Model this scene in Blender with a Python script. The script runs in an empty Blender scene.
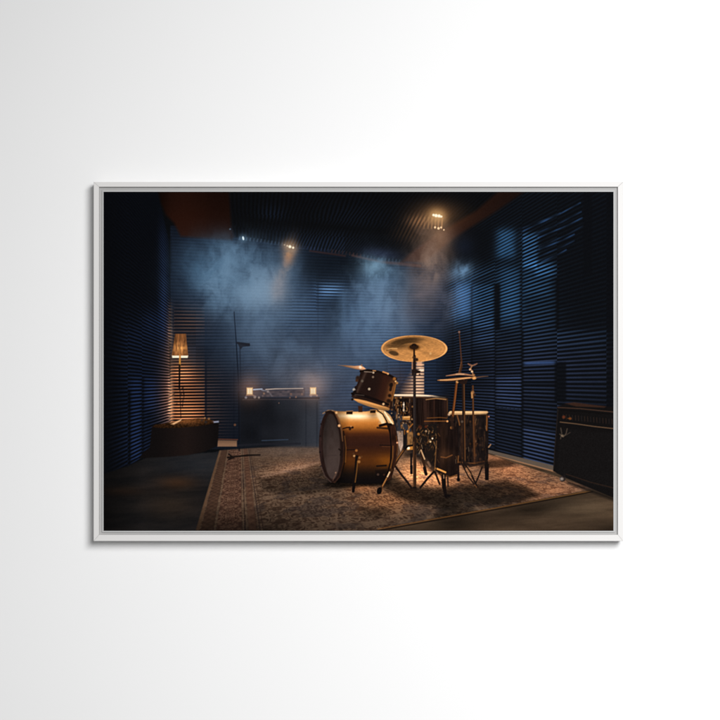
# A framed print on a white wall: one picture hung on one wall, lit by one big soft lamp from the upper right.
import bpy, bmesh, math
import numpy as np
from mathutils import Vector

S = 0.0017                 # metres per unit of the layout below (one unit = one picture element of the photograph, at the print)
Z_WALL, Z_BACK, Z_CANVAS, Z_PRINT, Z_RAIL = 0.0, 0.0290, 0.0312, 0.0315, 0.0355
CAM_D = 3.4                # camera to the face of the print


INK_GAIN = 0.91
FILL = 0.22
LAMP_SIZE, LAMP_E = 1.6, 153.0
LAMP_POS, LAMP_AIM = (0.82, 0.72, 3.0), (2.3, -2.6, 0.0)


# ---------------------------------------------------------------- the printed picture
# The photograph shows a flat print in a floater frame.  Its ink is worked out here, colour by colour,
# in the print's own millimetre-like units (x to the right, y down) and laid on the sheet as a colour attribute.
PX0, PX1, PY0, PY1 = 103.6, 613.5, 191.8, 530.8
K = 2.6
PW, PH = int((PX1 - PX0) * K), int((PY1 - PY0) * K)


class Ink:
    def __init__(self):
        self.rng = np.random.default_rng(7)
        self.C = np.zeros((PH, PW, 3), np.float32)
        self.xs = (PX0 + (np.arange(PW) + .5) * (PX1 - PX0) / PW).astype(np.float32)
        self.ys = (PY0 + (np.arange(PH) + .5) * (PY1 - PY0) / PH).astype(np.float32)

    # -- windows of the sheet
    def win(self, x0, y0, x1, y1):
        i0 = max(0, int((x0 - PX0) * K) - 1); i1 = min(PW, int((x1 - PX0) * K) + 2)
        j0 = max(0, int((y0 - PY0) * K) - 1); j1 = min(PH, int((y1 - PY0) * K) + 2)
        i1 = max(i1, i0); j1 = max(j1, j0)
        X, Y = np.meshgrid(self.xs[i0:i1], self.ys[j0:j1])
        return (slice(j0, j1), slice(i0, i1)), X, Y

    def lay(self, sl, m, col, mode='mix'):
        c = np.asarray(col, np.float32) / 255.
        T = self.C[sl]
        m = m[..., None]
        if mode == 'mix': T += (c - T) * m
        elif mode == 'add': T += c * m
        elif mode == 'screen': T += (1 - T) * np.clip(c * m, 0, 1)
        elif mode == 'mul': T *= 1 + (c - 1) * m

    # -- shapes
    def poly(self, pts, col, soft=.8, a=1., mode='mix'):
        pts = np.asarray(pts, np.float32)
        sl, X, Y = self.win(pts[:, 0].min() - soft - 1, pts[:, 1].min() - soft - 1, pts[:, 0].max() + soft + 1, pts[:, 1].max() + soft + 1)
        if X.size == 0: return
        d, s = np.full(X.shape, 1e9, np.float32), np.ones(X.shape, np.float32)
        n = len(pts)
        for i in range(n):
            (ax, ay), (bx, by) = pts[i], pts[i - 1]
            ex, ey = bx - ax, by - ay
            wx, wy = X - ax, Y - ay
            h = np.clip((wx * ex + wy * ey) / (ex * ex + ey * ey + 1e-9), 0, 1)
            d = np.minimum(d, (wx - ex * h) ** 2 + (wy - ey * h) ** 2)
            c1, c2, c3 = Y >= ay, Y < by, ex * wy > ey * wx
            s = np.where((c1 & c2 & c3) | (~c1 & ~c2 & ~c3), -s, s)
        d = np.sqrt(d) * s
        m = np.clip(.5 - d / soft, 0, 1) * a
        if callable(col): col = col(X, Y)
        self.lay(sl, m, col, mode)

    def ell(self, cx, cy, rx, ry, col, ang=0., soft=.8, a=1., mode='mix'):
        r = max(rx, ry) + soft + 1
        sl, X, Y = self.win(cx - r, cy - r, cx + r, cy + r)
        if X.size == 0: return
        ca, sa = math.cos(ang), math.sin(ang)
        u, v = (X - cx) * ca + (Y - cy) * sa, -(X - cx) * sa + (Y - cy) * ca
        q = np.sqrt((u / rx) ** 2 + (v / ry) ** 2) + 1e-6
        g = np.sqrt((u / rx ** 2) ** 2 + (v / ry ** 2) ** 2) + 1e-6
        d = (q - 1) * q / g
        m = np.clip(.5 - d / soft, 0, 1) * a
        if callable(col): col = col(X, Y)
        self.lay(sl, m, col, mode)

    def ring(self, cx, cy, rx, ry, w, col, ang=0., soft=.7, a=1., a0=-9., a1=9., mode='mix'):
        n = 40
        lo, hi = (0, 2 * math.pi) if a0 < -8 else (a0, a1)
        ca, sa = math.cos(ang), math.sin(ang)
        P = []
        for i in range(n + 1):
            t = lo + (hi - lo) * i / n
            u, v = rx * math.cos(t), ry * math.sin(t)
            P.append((cx + u * ca - v * sa, cy + u * sa + v * ca))
        self.line(P, w, col, soft, a, mode)

    def line(self, pts, w, col, soft=.7, a=1., mode='mix'):
        pts = np.asarray(pts, np.float32)
        ws = np.full(len(pts), w, np.float32) if np.isscalar(w) else np.asarray(w, np.float32)
        r = float(ws.max()) + soft + 1
        sl, X, Y = self.win(pts[:, 0].min() - r, pts[:, 1].min() - r, pts[:, 0].max() + r, pts[:, 1].max() + r)
        if X.size == 0: return
        d = np.full(X.shape, 1e9, np.float32)
        for i in range(len(pts) - 1):
            (ax, ay), (bx, by) = pts[i], pts[i + 1]
            ex, ey = bx - ax, by - ay
            h = np.clip(((X - ax) * ex + (Y - ay) * ey) / (ex * ex + ey * ey + 1e-9), 0, 1)
            d = np.minimum(d, np.hypot(X - ax - ex * h, Y - ay - ey * h) - (ws[i] + (ws[i + 1] - ws[i]) * h) / 2)
        m = np.clip(.5 - d / soft, 0, 1) * a
        self.lay(sl, m, col, mode)

    def tube(self, pts, w, dark, light, side=.25, lw=.4, a=1.):
        """a metal tube: dark body with one streak of reflected light along it"""
        pts = np.asarray(pts, np.float32)
        self.line(pts, w, dark, a=a)
        t = pts[-1] - pts[0]; n = np.array([t[1], -t[0]]) / (np.hypot(*t) + 1e-6)
        wm = w if np.isscalar(w) else float(np.mean(w))
        self.line(pts + n * wm * side * (1 if n[0] > 0 else -1), np.asarray(w) * lw if not np.isscalar(w) else w * lw, light, a=.62 * a)

    def dot(self, x, y, r, col, a=1.):
        self.ell(x, y, r, r, col, soft=max(.8, r * .8), a=a)

    def gl(self, cx, cy, rx, ry, col, a=1., ang=0., mode='add', p=1., nz=None, n0=0.):
        """soft cloud of colour"""
        r = 3.0 * max(rx, ry)
        sl, X, Y = self.win(cx - r, cy - r, cx + r, cy + r)
        if X.size == 0: return
        ca, sa = math.cos(ang), math.sin(ang)
        u, v = (X - cx) * ca + (Y - cy) * sa, -(X - cx) * sa + (Y - cy) * ca
        m = np.exp(-((u / rx) ** 2 + (v / ry) ** 2) ** p) * a
        if nz is not None: m = m * np.clip(n0 + (1 - n0) * nz[sl], 0, 2)
        self.lay(sl, m.astype(np.float32), col, mode)

    def box(self, x0, x1, y0, y1, s=2.):
        """soft rectangle mask over the whole sheet"""
        sx = lambda t: 1 / (1 + np.exp(-np.clip(t, -40, 40)))
        gx = sx((self.xs - x0) / s * 2) * sx((x1 - self.xs) / s * 2)
        gy = sx((self.ys - y0) / s * 2) * sx((y1 - self.ys) / s * 2)
        return (gy[:, None] * gx[None, :]).astype(np.float32)

    # -- noise
    def vnoise(self, u, v, seed=0):
        n = 256
        g = np.random.default_rng(1000 + seed).random((n, n)).astype(np.float32)
        iu, iv = np.floor(u).astype(np.int32), np.floor(v).astype(np.int32)
        fu, fv = (u - iu).astype(np.float32), (v - iv).astype(np.float32)
        fu, fv = fu * fu * (3 - 2 * fu), fv * fv * (3 - 2 * fv)
        a = g[iv % n, iu % n]; b = g[iv % n, (iu + 1) % n]
        c = g[(iv + 1) % n, iu % n]; d = g[(iv + 1) % n, (iu + 1) % n]
        return (a + (b - a) * fu) * (1 - fv) + (c + (d - c) * fu) * fv

    def fbm(self, u, v, octaves=4, seed=0):
        s, amp, tot = 0, 1., 0.
        for o in range(octaves):
            s = s + amp * self.vnoise(u * 2 ** o + 17.3 * o, v * 2 ** o + 9.1 * o, seed + o); tot += amp; amp *= .52
        return s / tot

    def blur(self, A, sig):
        sp = sig * K
        r = int(sp * 2.6) + 1
        k = np.exp(-.5 * (np.arange(-r, r + 1) / sp) ** 2); k = (k / k.sum()).astype(np.float32)
        P = np.pad(A, ((r, r), (0, 0)) + ((0, 0),) * (A.ndim - 2), mode='edge')
        B = sum(k[i] * P[i:i + A.shape[0]] for i in range(2 * r + 1))
        P = np.pad(B, ((0, 0), (r, r)) + ((0, 0),) * (A.ndim - 2), mode='edge')
        return sum(k[i] * P[:, i:i + A.shape[1]] for i in range(2 * r + 1))


def slat(p, sharp=1.2):
    return (np.clip(.5 + .5 * np.cos(2 * math.pi * p), 0, 1) ** sharp).astype(np.float32)


def print_colours():
    I = Ink()
    X, Y = np.meshgrid(I.xs, I.ys)
    full = (slice(0, PH), slice(0, PW))
    V = lambda *c: np.array(c, np.float32) / 255.
    inv = lambda m: m[..., None]
    B = I.box
    I.C[:] = V(11, 12, 14)
    n_lo = I.fbm(X / 40, Y / 40, 4, 3)
    n_mid = I.fbm(X / 14, Y / 14, 5, 11)
    n_fine = I.fbm(X / 4, Y / 4, 3, 21)

    # ---- back wall of slatted foam -------------------------------------------------
    t = (Y - .055 * (X - 300) * np.clip((330 - Y) / 80, -.2, 1)) / 3.07
    colid = np.floor((X - 172) / 24.).astype(int)
    rowid = np.floor((Y - 236) / 37.).astype(int)
    r2 = np.random.default_rng(5).random((80, 80))
    jit = r2[rowid % 80, colid % 80].astype(np.float32)
    s = slat(t + .18 * jit, 1.1)
    back = np.zeros((PH, PW, 3), np.float32) + V(15, 18, 25)
    L = .25 + .45 * B(185, 440, 235, 420, 25) + .25 * B(320, 440, 290, 400, 18)
    L *= .42 + .5 * jit
    L *= 1 - .6 * B(180, 335, 365, 460, 22)
    back += inv((.35 + .65 * s) * L) * V(24, 36, 55)
    # blue light catching the slats high on the middle of the wall
    g = B(316, 345, 284, 297, 6) * 1.3 + .5 * B(285, 322, 300, 328, 8) + .35 * B(345, 400, 318, 350, 10)
    back += inv(s * g) * V(62, 92, 125)
    g = B(322, 338, 286, 294, 4)
    back += inv(s * g) * V(80, 110, 140)
    dk = 1 - .75 * B(330, 344, 296, 348, 8) - .6 * B(300, 400, 250, 284, 9) * (1 - .7 * B(362, 395, 262, 300, 6))
    back *= inv(np.clip(dk, .1, 1))
    # lamp light on the slats round the floor lamp
    w = np.exp(-((X - 180) / 26) ** 2 - ((Y - 403) / 34) ** 2) * .9 + np.exp(-((X - 182) / 13) ** 2 - ((Y - 373) / 10) ** 2) * .95
    w += .45 * np.exp(-((X - 190) / 22) ** 2 - ((Y - 322) / 16) ** 2) * (X > 174)
    w += .30 * B(172, 226, 362, 436, 10) + .55 * np.exp(-((X - 188) / 20) ** 2 - ((Y - 415) / 11) ** 2)
    w *= np.where(X < 207, 1, .55) * (1 - .8 * np.exp(-((X - 206) / 1.3) ** 2))
    s2 = slat(t + .1, 1.7)
    back = back * inv(1 - .6 * np.clip(w, 0, 1)) + inv(s2 * w) * V(164, 100, 60)
    mk = B(170.5, 452, 226, 449, .6)
    I.C += (back - I.C) * inv(mk)
    # panel seams in the back wall
    for xx, y0, y1, a in ((206, 362, 420, .55), (234, 300, 445, .3), (282, 300, 395, .12), (318, 283, 360, .35), (345, 285, 350, .25), (400, 300, 400, .2)):
        I.line([(xx, y0), (xx, y1)], 1.3, (10, 12, 20), a=a, soft=1.2)

    # ---- left wall ------------------------------------------------------------------
    tl = (Y - 384) / (272 - X) / .0268
    pj = np.where(X < 128, 0., np.where(X < 142, .35, .1)) + .1 * np.floor((Y - 200) / 43)
    sl_ = slat(tl + pj, 1.3)
    Lw = .10 + .55 * B(112, 172, 318, 470, 16) * (.55 + .9 * n_lo) + .6 * B(131, 141, 378, 462, 3.5) + .55 * B(145, 156, 378, 410, 4)
    Lw += .9 * np.exp(-((X - 164) / 5) ** 2 - ((Y - 300) / 40) ** 2) + .45 * np.exp(-((X - 163) / 5) ** 2 - ((Y - 245) / 25) ** 2)
    Lw += .4 * np.exp(-((X - 152) / 10) ** 2 - ((Y - 322) / 14) ** 2)
    Lw *= np.clip((X - 103) / 24, 0, 1) * (1.15 + .1 * (X > 158))
    Lw *= 1 - .8 * np.exp(-((X - 129.5) / 1.5) ** 2) * (Y > 390) - .6 * np.exp(-((X - 143) / 1.6) ** 2) * (Y > 378)
    left = np.zeros_like(I.C) + V(9, 10, 13) + inv(sl_ * Lw) * V(18, 29, 53)
    ww = np.exp(-((X - 171) / 11) ** 2 - ((Y - 398) / 34) ** 2) * .85 + .35 * np.exp(-((X - 170) / 5) ** 2 - ((Y - 340) / 30) ** 2)
    left = left * inv(1 - .5 * ww) + inv(sl_ * ww) * V(180, 116, 82)
    # the wall's right boundary is its corner; the foot rises towards the corner
    m = np.zeros((PH, PW), np.float32)
    edge = np.interp(I.ys, [191, 215, 240, 300, 340, 436, 540], [158, 163, 169, 170.5, 169.5, 170.5, 170.5])
    foot = np.interp(I.xs, [103, 128, 150, 172], [476, 466, 452, 437])
    m = np.clip((edge[:, None] - X) / 1.2 + .5, 0, 1) * np.clip((foot[None, :] - Y) / 2 + .5, 0, 1)
    I.C += (left - I.C) * inv(m)
    # bright lit foam edge in the corner by the lamp
    zz = slat(tl * 1. + .45, .9)
    e = np.exp(-((X - (171.2 + 1.0 * np.sin(Y * 2.05))) / 2.4) ** 2) * (np.exp(-((Y - 403) / 30) ** 2) * 1.0 + .55 * np.exp(-((Y - 335) / 16) ** 2) + .2 * np.exp(-((Y - 310) / 9) ** 2))
    I.C += inv(e * (.2 + .8 * slat(Y / 3.07 + .3, 1.))) * V(200, 145, 105)

    # ---- right wall -----------------------------------------------------------------
    tr_ = (Y - 382.5) / (X - 240) / .0125
    cb = np.array([440, 456, 471, 495, 522, 557, 606, 640])
    ci = np.clip(np.searchsorted(cb, X) - 1, 0, 6)
    tv = (Y - 382.5) / (X - 240)
    off = np.array([.0, .15, .3, .1, .55, .0, .4])[ci]
    ri = np.floor((tv + np.array([0, .04, .09, .02, .07, .0, .03])[ci]) / .115).astype(int)
    jr = r2[(ri + 20) % 80, (ci * 7 + 3) % 80].astype(np.float32)
    sr = slat(tr_ + off + .25 * jr, 1.6)
    right = np.zeros_like(I.C) + V(11, 12, 15)
    Lb = .10 + .20 * B(445, 560, 270, 470, 14) * (.6 + .8 * jr)
    Lb = Lb + .36 * B(492, 560, 330, 475, 10) + .30 * B(562, 612, 330, 402, 8)
    Lb += .75 * B(473, 493.5, 285, 328, 2.5) + .55 * B(472, 494, 325, 345, 6)
    Lb += .60 * B(452, 470, 283, 322, 6)
    Lb += .42 * B(524, 551, 262, 296, 4) + .25 * B(524, 553, 300, 330, 8) + .5 * B(535, 556.5, 263, 276, 2)
    Lb += .95 * B(521, 537.5, 233, 268, 2.2)
    Lb += .35 * B(497, 521, 262, 330, 6) + .25 * B(470, 497, 262, 285, 5)
    Lb += .6 * np.exp(-((Y - 374.5 + .11 * (X - 540) - 0) / 1.5) ** 2) * 0
    Lb *= np.where((X > 557) & (Y < 330), .55, 1) * np.where(X > 606, .6, .95)
    Lb *= 1 - .75 * B(445, 492, 226, 268, 6)
    Lb *= (.85 + .3 * n_mid) * (.68 + .64 * jr)
    lowm = np.clip((Y - 300) / 60, 0, 1)
    right += inv(sr * Lb) * (V(41, 80, 118) * inv(1 - lowm) + V(44, 57, 87) * inv(lowm))
    # smooth sheen where the light spills across whole panels
    sheen = .75 * B(497, 515, 230, 258, 4) * (.75 + .5 * n_mid) + .35 * B(500, 520, 268, 325, 5) + .22 * B(452, 471, 285, 325, 6)
    right += inv(sheen * (.25 + .75 * slat(tr_ + .1, 1.))) * V(42, 88, 130)
    right += inv(.5 * B(456, 472, 284, 316, 6)) * V(42, 66, 100)
    # stray edges of the deeper panels in the upper right
    for k, (xa, ya, xb, yb, c) in enumerate(((521, 232, 580, 203, .75), (522, 240, 581, 212, .55), (538, 238, 582, 218, .8), (539, 247.5, 583, 226, .45), (539, 250, 574, 234.5, .85),
                                           (540, 256, 574, 241, .5), (541, 262, 566, 250, .6), (520, 229, 560, 213, .4))):
        I_ = [(xa, ya), (xa + (xb - xa) * .66, ya + (yb - ya) * .62), (xb, yb)]
        ya += 0; d = np.full(X.shape, 9., np.float32)
        for (ax, ay), (bx, by) in zip(I_[:-1], I_[1:]):
            h = np.clip(((X - ax) * (bx - ax) + (Y - ay) * (by - ay)) / ((bx - ax) ** 2 + (by - ay) ** 2), 0, 1)
            d = np.minimum(d, np.hypot(X - ax - (bx - ax) * h, Y - ay - (by - ay) * h))
        right += inv(np.exp(-(d / .75) ** 2) * c * .8 * (.3 + 1.1 * n_mid) * (.65 + .35 * np.cos(X / 3.1 + k))) * V(38, 72, 118)
    # black slots between the panels
    shade = np.ones_like(X)
    for x0, x1, y0, y1, a in ((494.2, 500, 284, 330, .9), (521, 523.4, 330, 470, .85), (520, 522.5, 225, 330, .6), (494, 496, 330, 452, .6), (555.5, 559, 278, 330, .8), (554.5, 566, 362, 402, .88),
                              (470.5, 472.5, 286, 372, .5), (452, 453.5, 318, 372, .4), (537, 539, 264, 268, .5), (523, 557, 383.2, 386, .7), (583, 592, 192, 275, .75), (607, 615, 192, 420, .6), (540, 556, 268, 269, 0)):
        shade = shade * (1 - a * B(x0, x1, y0, y1, .9))
    right = V(11, 12, 15) + (right - V(11, 12, 15)) * inv(shade)
    right += inv(np.exp(-((Y - 363 + .045 * (X - 540)) / 1.2) ** 2) * B(524, 555, 355, 370, 2)) * V(34, 52, 86)
    wx = np.interp(I.ys, [191, 232, 250, 300, 445, 540], [512, 452, 445, 446, 446, 446])
    base = np.interp(I.xs, [440, 490, 553, 620], [438, 451, 467, 484])
    soft = np.interp(I.ys, [191, 260, 330, 540], [3, 8, 14, 14])
    m = np.clip((X - wx[:, None]) / soft[:, None] + .5, 0, 1) * np.clip((base[None, :] - Y) / 1.2 + .5, 0, 1)
    I.C += (right - I.C) * inv(m)

    # ---- ceiling --------------------------------------------------------------------
    def ceil_col(x, y):
        tc = (x - 243) / (402 - y) / .0205 + .30 * np.sin(x / 11 + y / 5) * np.clip((x - 250) / 60, 0, 1) + .8 * (y > 214 + .06 * (x - 250)) + .35 * (y > 231 + .1 * (x - 280))
        b = .16 + .7 * np.exp(-((x - 272) / 14) ** 2 - ((y - 214) / 9) ** 2) + .6 * np.clip((y - 226) / 25, 0, 1) * (x < 345) \
            + .6 * np.exp(-((x - 322) / 45) ** 2 - ((y - 243) / 9) ** 2) + .45 * np.exp(-((x - 350) / 35) ** 2 - ((y - 217) / 14) ** 2)
        b = b * (1 - .65 * np.exp(-((y - (223 + .08 * (x - 280))) / 4) ** 2))
        s = slat(tc, 1.2)[..., None] * b[..., None]
        c = np.array((10, 10, 11), np.float32) + s * np.array((10, 16, 27), np.float32)
        wr = np.exp(-((x - 420) / 13) ** 2 - ((y - 221.5) / 6.5) ** 2) + .3 * np.exp(-((x - 410) / 16) ** 2 - ((y - 234) / 9) ** 2)
        s3 = slat((x - 243) / (560 - y) / .0118, 1.)
        return c + (wr * (.25 + .75 * s3))[..., None] * np.array((104, 68, 40), np.float32)
    I.poly([(229, 190), (520, 190), (478, 213), (450, 231), (418, 247), (404, 263), (380, 260), (345, 253.5), (318, 250), (290, 246.5), (262, 241.5), (243, 239.5), (234, 236), (231, 226)], ceil_col, soft=1.6)
    I.gl(380, 254, 20, 6, (36, 42, 66), .6, ang=.12, mode='mix')
    # teeth of the ceiling foam lit along its lower edge
    for k in range(46):
        x = 240 + k * 3.55
        y = np.interp(x, [240, 262, 290, 318, 345, 380, 404], [239.5, 242, 247, 250.5, 254, 260.5, 263])
        f = .35 + .5 * math.exp(-((x - 252) / 14) ** 2) + .4 * r2[3, k]
        c = (82, 104, 128) if x < 300 or x > 364 else (104, 58, 46)
        if x > 300 and x < 330: c = (60, 70, 110)
        I.line([(x, y - 2.2), (x - .5, y)], 1.2, c, a=f * .5, soft=1.2)
    # rust coloured panel top left
    I.poly([(158, 190), (229, 190), (231.5, 228), (234, 237), (232, 240.5), (205, 238.5), (181, 236.5), (174, 223), (166, 215), (161, 203)],
           lambda x, y: np.array((36, 17, 11), np.float32) * (.75 + .25 * np.clip((y - 192) / 30, 0, 1) - .3 * np.clip((172 - x) / 14, 0, 1) + .08 * np.sin(x / 9))[..., None] * (1 - .25 * np.clip((x - 205) / 25, 0, 1))[..., None], soft=3.5)
    # rust coloured beam top right
    I.poly([(500, 190), (527, 190), (494, 213), (468, 229), (446, 244), (426, 262), (400, 263), (416, 249), (450, 226), (476, 211)],
           lambda x, y: np.array((46, 25, 18), np.float32) * (1.05 - .5 * np.clip((x - 430) / 90, 0, 1))[..., None] + 0 * y[..., None], soft=4., a=.85)
    I.line([(352, 255.5), (380, 262), (400, 264), (420, 266)], [1.5, 2.4, 3, 3], (74, 44, 36), a=.7, soft=2)
    I.line([(310, 251), (345, 256)], 1.6, (60, 32, 26), a=.6, soft=1.6)

    # ---- smoke ----------------------------------------------------------------------
    wxn = X / 21 + 1.6 * I.fbm(X / 26, Y / 26, 3, 41)
    smoke = I.fbm(wxn, Y / 19 + 1.3 * I.fbm(X / 22 + 7, Y / 30, 3, 51), 5, 61)
    smoke = np.clip((smoke - .33) / .30, 0, 1.35).astype(np.float32)
    smoke2 = np.clip((I.fbm(X / 9 + 1.5 * n_lo, Y / 13 + 2 * n_mid, 4, 71) - .30) / .34, 0, 1.35).astype(np.float32)
    G = I.gl
    G(300, 318, 100, 66, (42, 57, 76), .3, mode='mix', p=1.3)
    G(228, 276, 44, 32, (68, 96, 122), .9, mode='mix', nz=smoke, n0=.5, p=1.2)
    G(255, 262, 36, 16, (62, 86, 108), .6, mode='mix', nz=smoke2, n0=.5)
    G(208, 262, 26, 20, (66, 96, 122), .65, mode='mix', nz=smoke, n0=.25)
    G(240, 254, 27, 12, (84, 112, 138), .75, mode='mix', nz=smoke2, n0=.3)
    G(218, 280, 15, 17, (104, 134, 160), .7, mode='mix', nz=smoke2, n0=.2)
    G(237, 272, 12, 17, (110, 138, 163), .6, mode='mix', nz=smoke, n0=.3)
    G(257, 293, 25, 17, (126, 155, 180), .85, ang=-.35, mode='mix', nz=smoke, n0=.55)
    G(258, 292, 19, 14, (150, 176, 197), .7, ang=-.3, mode='mix', nz=smoke2, n0=.6)
    G(225, 262, 14, 18, (100, 130, 156), .5, mode='mix', nz=smoke2, n0=.4)
    G(264, 300, 14, 12, (146, 170, 190), .6, mode='mix', nz=smoke2, n0=.35)
    G(231, 302, 24, 16, (92, 120, 146), .6, mode='mix', nz=smoke2, n0=.25)
    G(268, 322, 22, 20, (98, 122, 148), .6, mode='mix', nz=smoke, n0=.35)
    G(262, 340, 11, 14, (92, 112, 136), .45, mode='mix', nz=smoke2, n0=.2)
    G(240, 345, 44, 24, (44, 56, 72), .5, mode='mix', nz=smoke, n0=.4)
    G(246, 282, 7, 5, (66, 92, 116), .5, ang=.5, mode='mix', nz=smoke2, n0=.4)
    G(377, 271, 20, 13, (110, 148, 172), .95, mode='mix', nz=smoke2, n0=.4)
    G(374, 268, 11, 7, (128, 164, 186), .65, mode='mix', nz=smoke, n0=.5)
    G(390, 284, 26, 13, (66, 92, 116), .6, mode='mix', nz=smoke, n0=.3)
    G(374, 314, 24, 34, (92, 118, 146), .9, mode='mix', nz=smoke, n0=.5, p=1.2)
    G(384, 308, 14, 20, (98, 122, 150), .5, mode='mix', nz=smoke2, n0=.2)
    G(354, 338, 18, 26, (78, 104, 134), .55, mode='mix', nz=smoke2, n0=.3)
    G(360, 358, 32, 36, (70, 88, 114), .6, mode='mix', nz=smoke, n0=.6)
    G(310, 372, 40, 18, (112, 112, 124), .62, mode='mix', nz=smoke, n0=.5)
    G(306, 380, 24, 10, (150, 126, 118), .5, mode='mix', nz=smoke2, n0=.4)
    G(302, 420, 30, 38, (70, 74, 86), .6, mode='mix', nz=smoke, n0=.5)
    G(270, 415, 40, 22, (36, 39, 47), .4, mode='mix', nz=smoke, n0=.5)
    G(258, 328, 28, 32, (84, 104, 128), .42, mode='mix', nz=smoke, n0=.6)
    G(292, 352, 36, 26, (88, 100, 118), .36, mode='mix', nz=smoke2, n0=.55)
    G(308, 398, 20, 38, (86, 88, 98), .45, mode='mix', nz=smoke, n0=.6)
    G(352, 385, 24, 26, (70, 82, 104), .38, mode='mix', nz=smoke, n0=.6)
    G(398, 312, 20, 26, (88, 100, 118), .42, mode='mix', nz=smoke, n0=.5)
    G(283, 272, 17, 24, (80, 104, 128), .75, mode='mix', nz=smoke, n0=.5)
    G(272, 284, 15, 14, (124, 148, 170), .55, mode='mix', nz=smoke2, n0=.5)
    G(294, 292, 12, 16, (66, 88, 112), .5, mode='mix', nz=smoke2, n0=.4)
    G(398, 334, 30, 28, (84, 104, 130), .5, mode='mix', nz=smoke, n0=.55)
    G(350, 312, 18, 20, (72, 98, 126), .55, mode='mix', nz=smoke2, n0=.3)
    G(388, 296, 15, 12, (98, 124, 150), .6, mode='mix', nz=smoke2, n0=.3)
    G(338, 352, 30, 22, (80, 98, 122), .5, mode='mix', nz=smoke, n0=.5)
    G(250, 284, 36, 28, (112, 140, 165), .5, mode='mix', nz=smoke2, n0=.0)
    G(232, 268, 20, 22, (96, 126, 152), .45, mode='mix', nz=smoke, n0=.0)
    G(300, 342, 46, 30, (78, 98, 122), .45, mode='mix', nz=smoke, n0=.25)
    G(378, 300, 26, 36, (100, 126, 152), .45, mode='mix', nz=smoke2, n0=.0)
    G(262, 296, 50, 40, (92, 116, 140), .22, mode='mix')
    G(385, 310, 40, 44, (84, 106, 132), .2, mode='mix')
    G(320, 360, 60, 40, (76, 90, 110), .2, mode='mix')
    G(338, 412, 22, 30, (74, 80, 96), .5, mode='mix', nz=smoke, n0=.6)
    # warm shafts under the two ceiling lamps
    G(284, 270, 5.5, 24, (176, 138, 116), .55, ang=.28, mode='mix', nz=smoke2, n0=.35)
    G(279, 288, 10, 14, (146, 140, 144), .5, mode='mix', nz=smoke, n0=.4)
    G(288, 254, 6, 9, (190, 128, 84), .55, mode='mix', nz=smoke2, n0=.5)
    G(437, 238, 15, 19, (128, 95, 72), .9, mode='mix', nz=smoke, n0=.7)
    G(430, 250, 20, 26, (104, 80, 66), .6, mode='mix', nz=smoke2, n0=.5)
    G(431, 264, 15, 28, (132, 108, 94), .95, ang=.12, mode='mix', nz=smoke2, n0=.5)
    G(424, 296, 19, 27, (92, 86, 92), .8, ang=.2, mode='mix', nz=smoke, n0=.4)
    G(446, 300, 12, 24, (88, 92, 108), .5, mode='mix', nz=smoke2, n0=.4)
    G(462, 270, 11, 9, (112, 150, 184), .7, mode='mix', nz=smoke2, n0=.4)
    G(462, 290, 12, 24, (74, 100, 136), .4, mode='mix', nz=smoke, n0=.5)
    G(463, 246, 11, 10, (20, 25, 36), .7, mode='mix')
    # slats glimmering through the thinner smoke
    th = B(190, 445, 285, 420, 12) * (1 - .85 * np.exp(-((X - 248) / 34) ** 2 - ((Y - 290) / 26) ** 2))
    I.C *= inv(1 + .085 * (s - .42) * th)

    # ceiling lamps
    for x, y, r, a in ((290, 246.8, 1.7, 1), (293.2, 247.8, 1.3, .9), (287.4, 246, 1.1, .55), (284.5, 245, .9, .35), (433.5, 215.2, 1.5, .9), (436, 215.8, 1.9, 1), (439, 216.2, 1.9, 1), (441.3, 216.8, 1.3, .9)):
        G(x, y, r * 4.2, r * 4.2, (255, 170, 90), .24 * a, mode='screen')
        I.dot(x, y, r * .82, (255, 236, 205), a)
    G(437, 214, 24, 12, (118, 74, 38), .5, mode='screen')
    for k, x in enumerate((424, 428, 431.5, 435, 438, 441.5)):
        I.line([(x + .8, 218), (x, 228.5)], 1.1, (190, 140, 95), a=.28 + .1 * k, soft=1.4)
    for x, y, r in ((435, 227.5, 1.0), (438.5, 228.5, 1.2), (441, 227.6, .9), (443.8, 230, .7)):
        I.dot(x, y, r, (250, 210, 165), .9)
    I.ell(243.3, 238.4, .9, 1.9, (205, 225, 240), ang=-.25)
    G(243.3, 238.4, 4, 4, (110, 150, 180), .4, mode='screen')
    I.dot(230.2, 229.3, .8, (90, 116, 136), .7)

    # ---- floor ----------------------------------------------------------------------
    fm = (Y > np.interp(X, [103, 128, 150, 215, 225, 300, 330, 440, 490, 553, 620], [474, 466, 456, 452, 449, 444, 441, 437, 450.5, 467, 484])).astype(np.float32)
    fm = I.blur(fm, .5)
    streak = I.fbm(X / 30 + Y / 18, Y / 5, 4, 81)
    fc = np.zeros_like(I.C) + V(26, 24, 24) + inv(streak - .5) * V(18, 14, 11)
    fc += inv(np.exp(-((X - 205) / 45) ** 2 - ((Y - 464) / 18) ** 2)) * V(8, 11, 14)
    fc += inv(np.exp(-((X - 178) / 20) ** 2 - ((Y - 482) / 7) ** 2) * 1.0 + .5 * np.exp(-((X - 120) / 26) ** 2 - ((Y - 491) / 5) ** 2)) * V(26, 11, 0)
    fc += inv(np.exp(-((X - 170) / 26) ** 2 - ((Y - 505) / 14) ** 2)) * V(12, 7, 2)
    fc *= inv(.45 + .55 * np.clip((X - 103) / 40, 0, 1))
    fr = V(62, 48, 36) + inv(streak - .5) * V(34, 28, 22) + inv(np.exp(-((X - 585) / 40) ** 2 - ((Y - 508) / 12) ** 2)) * V(14, 13, 10)
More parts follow.
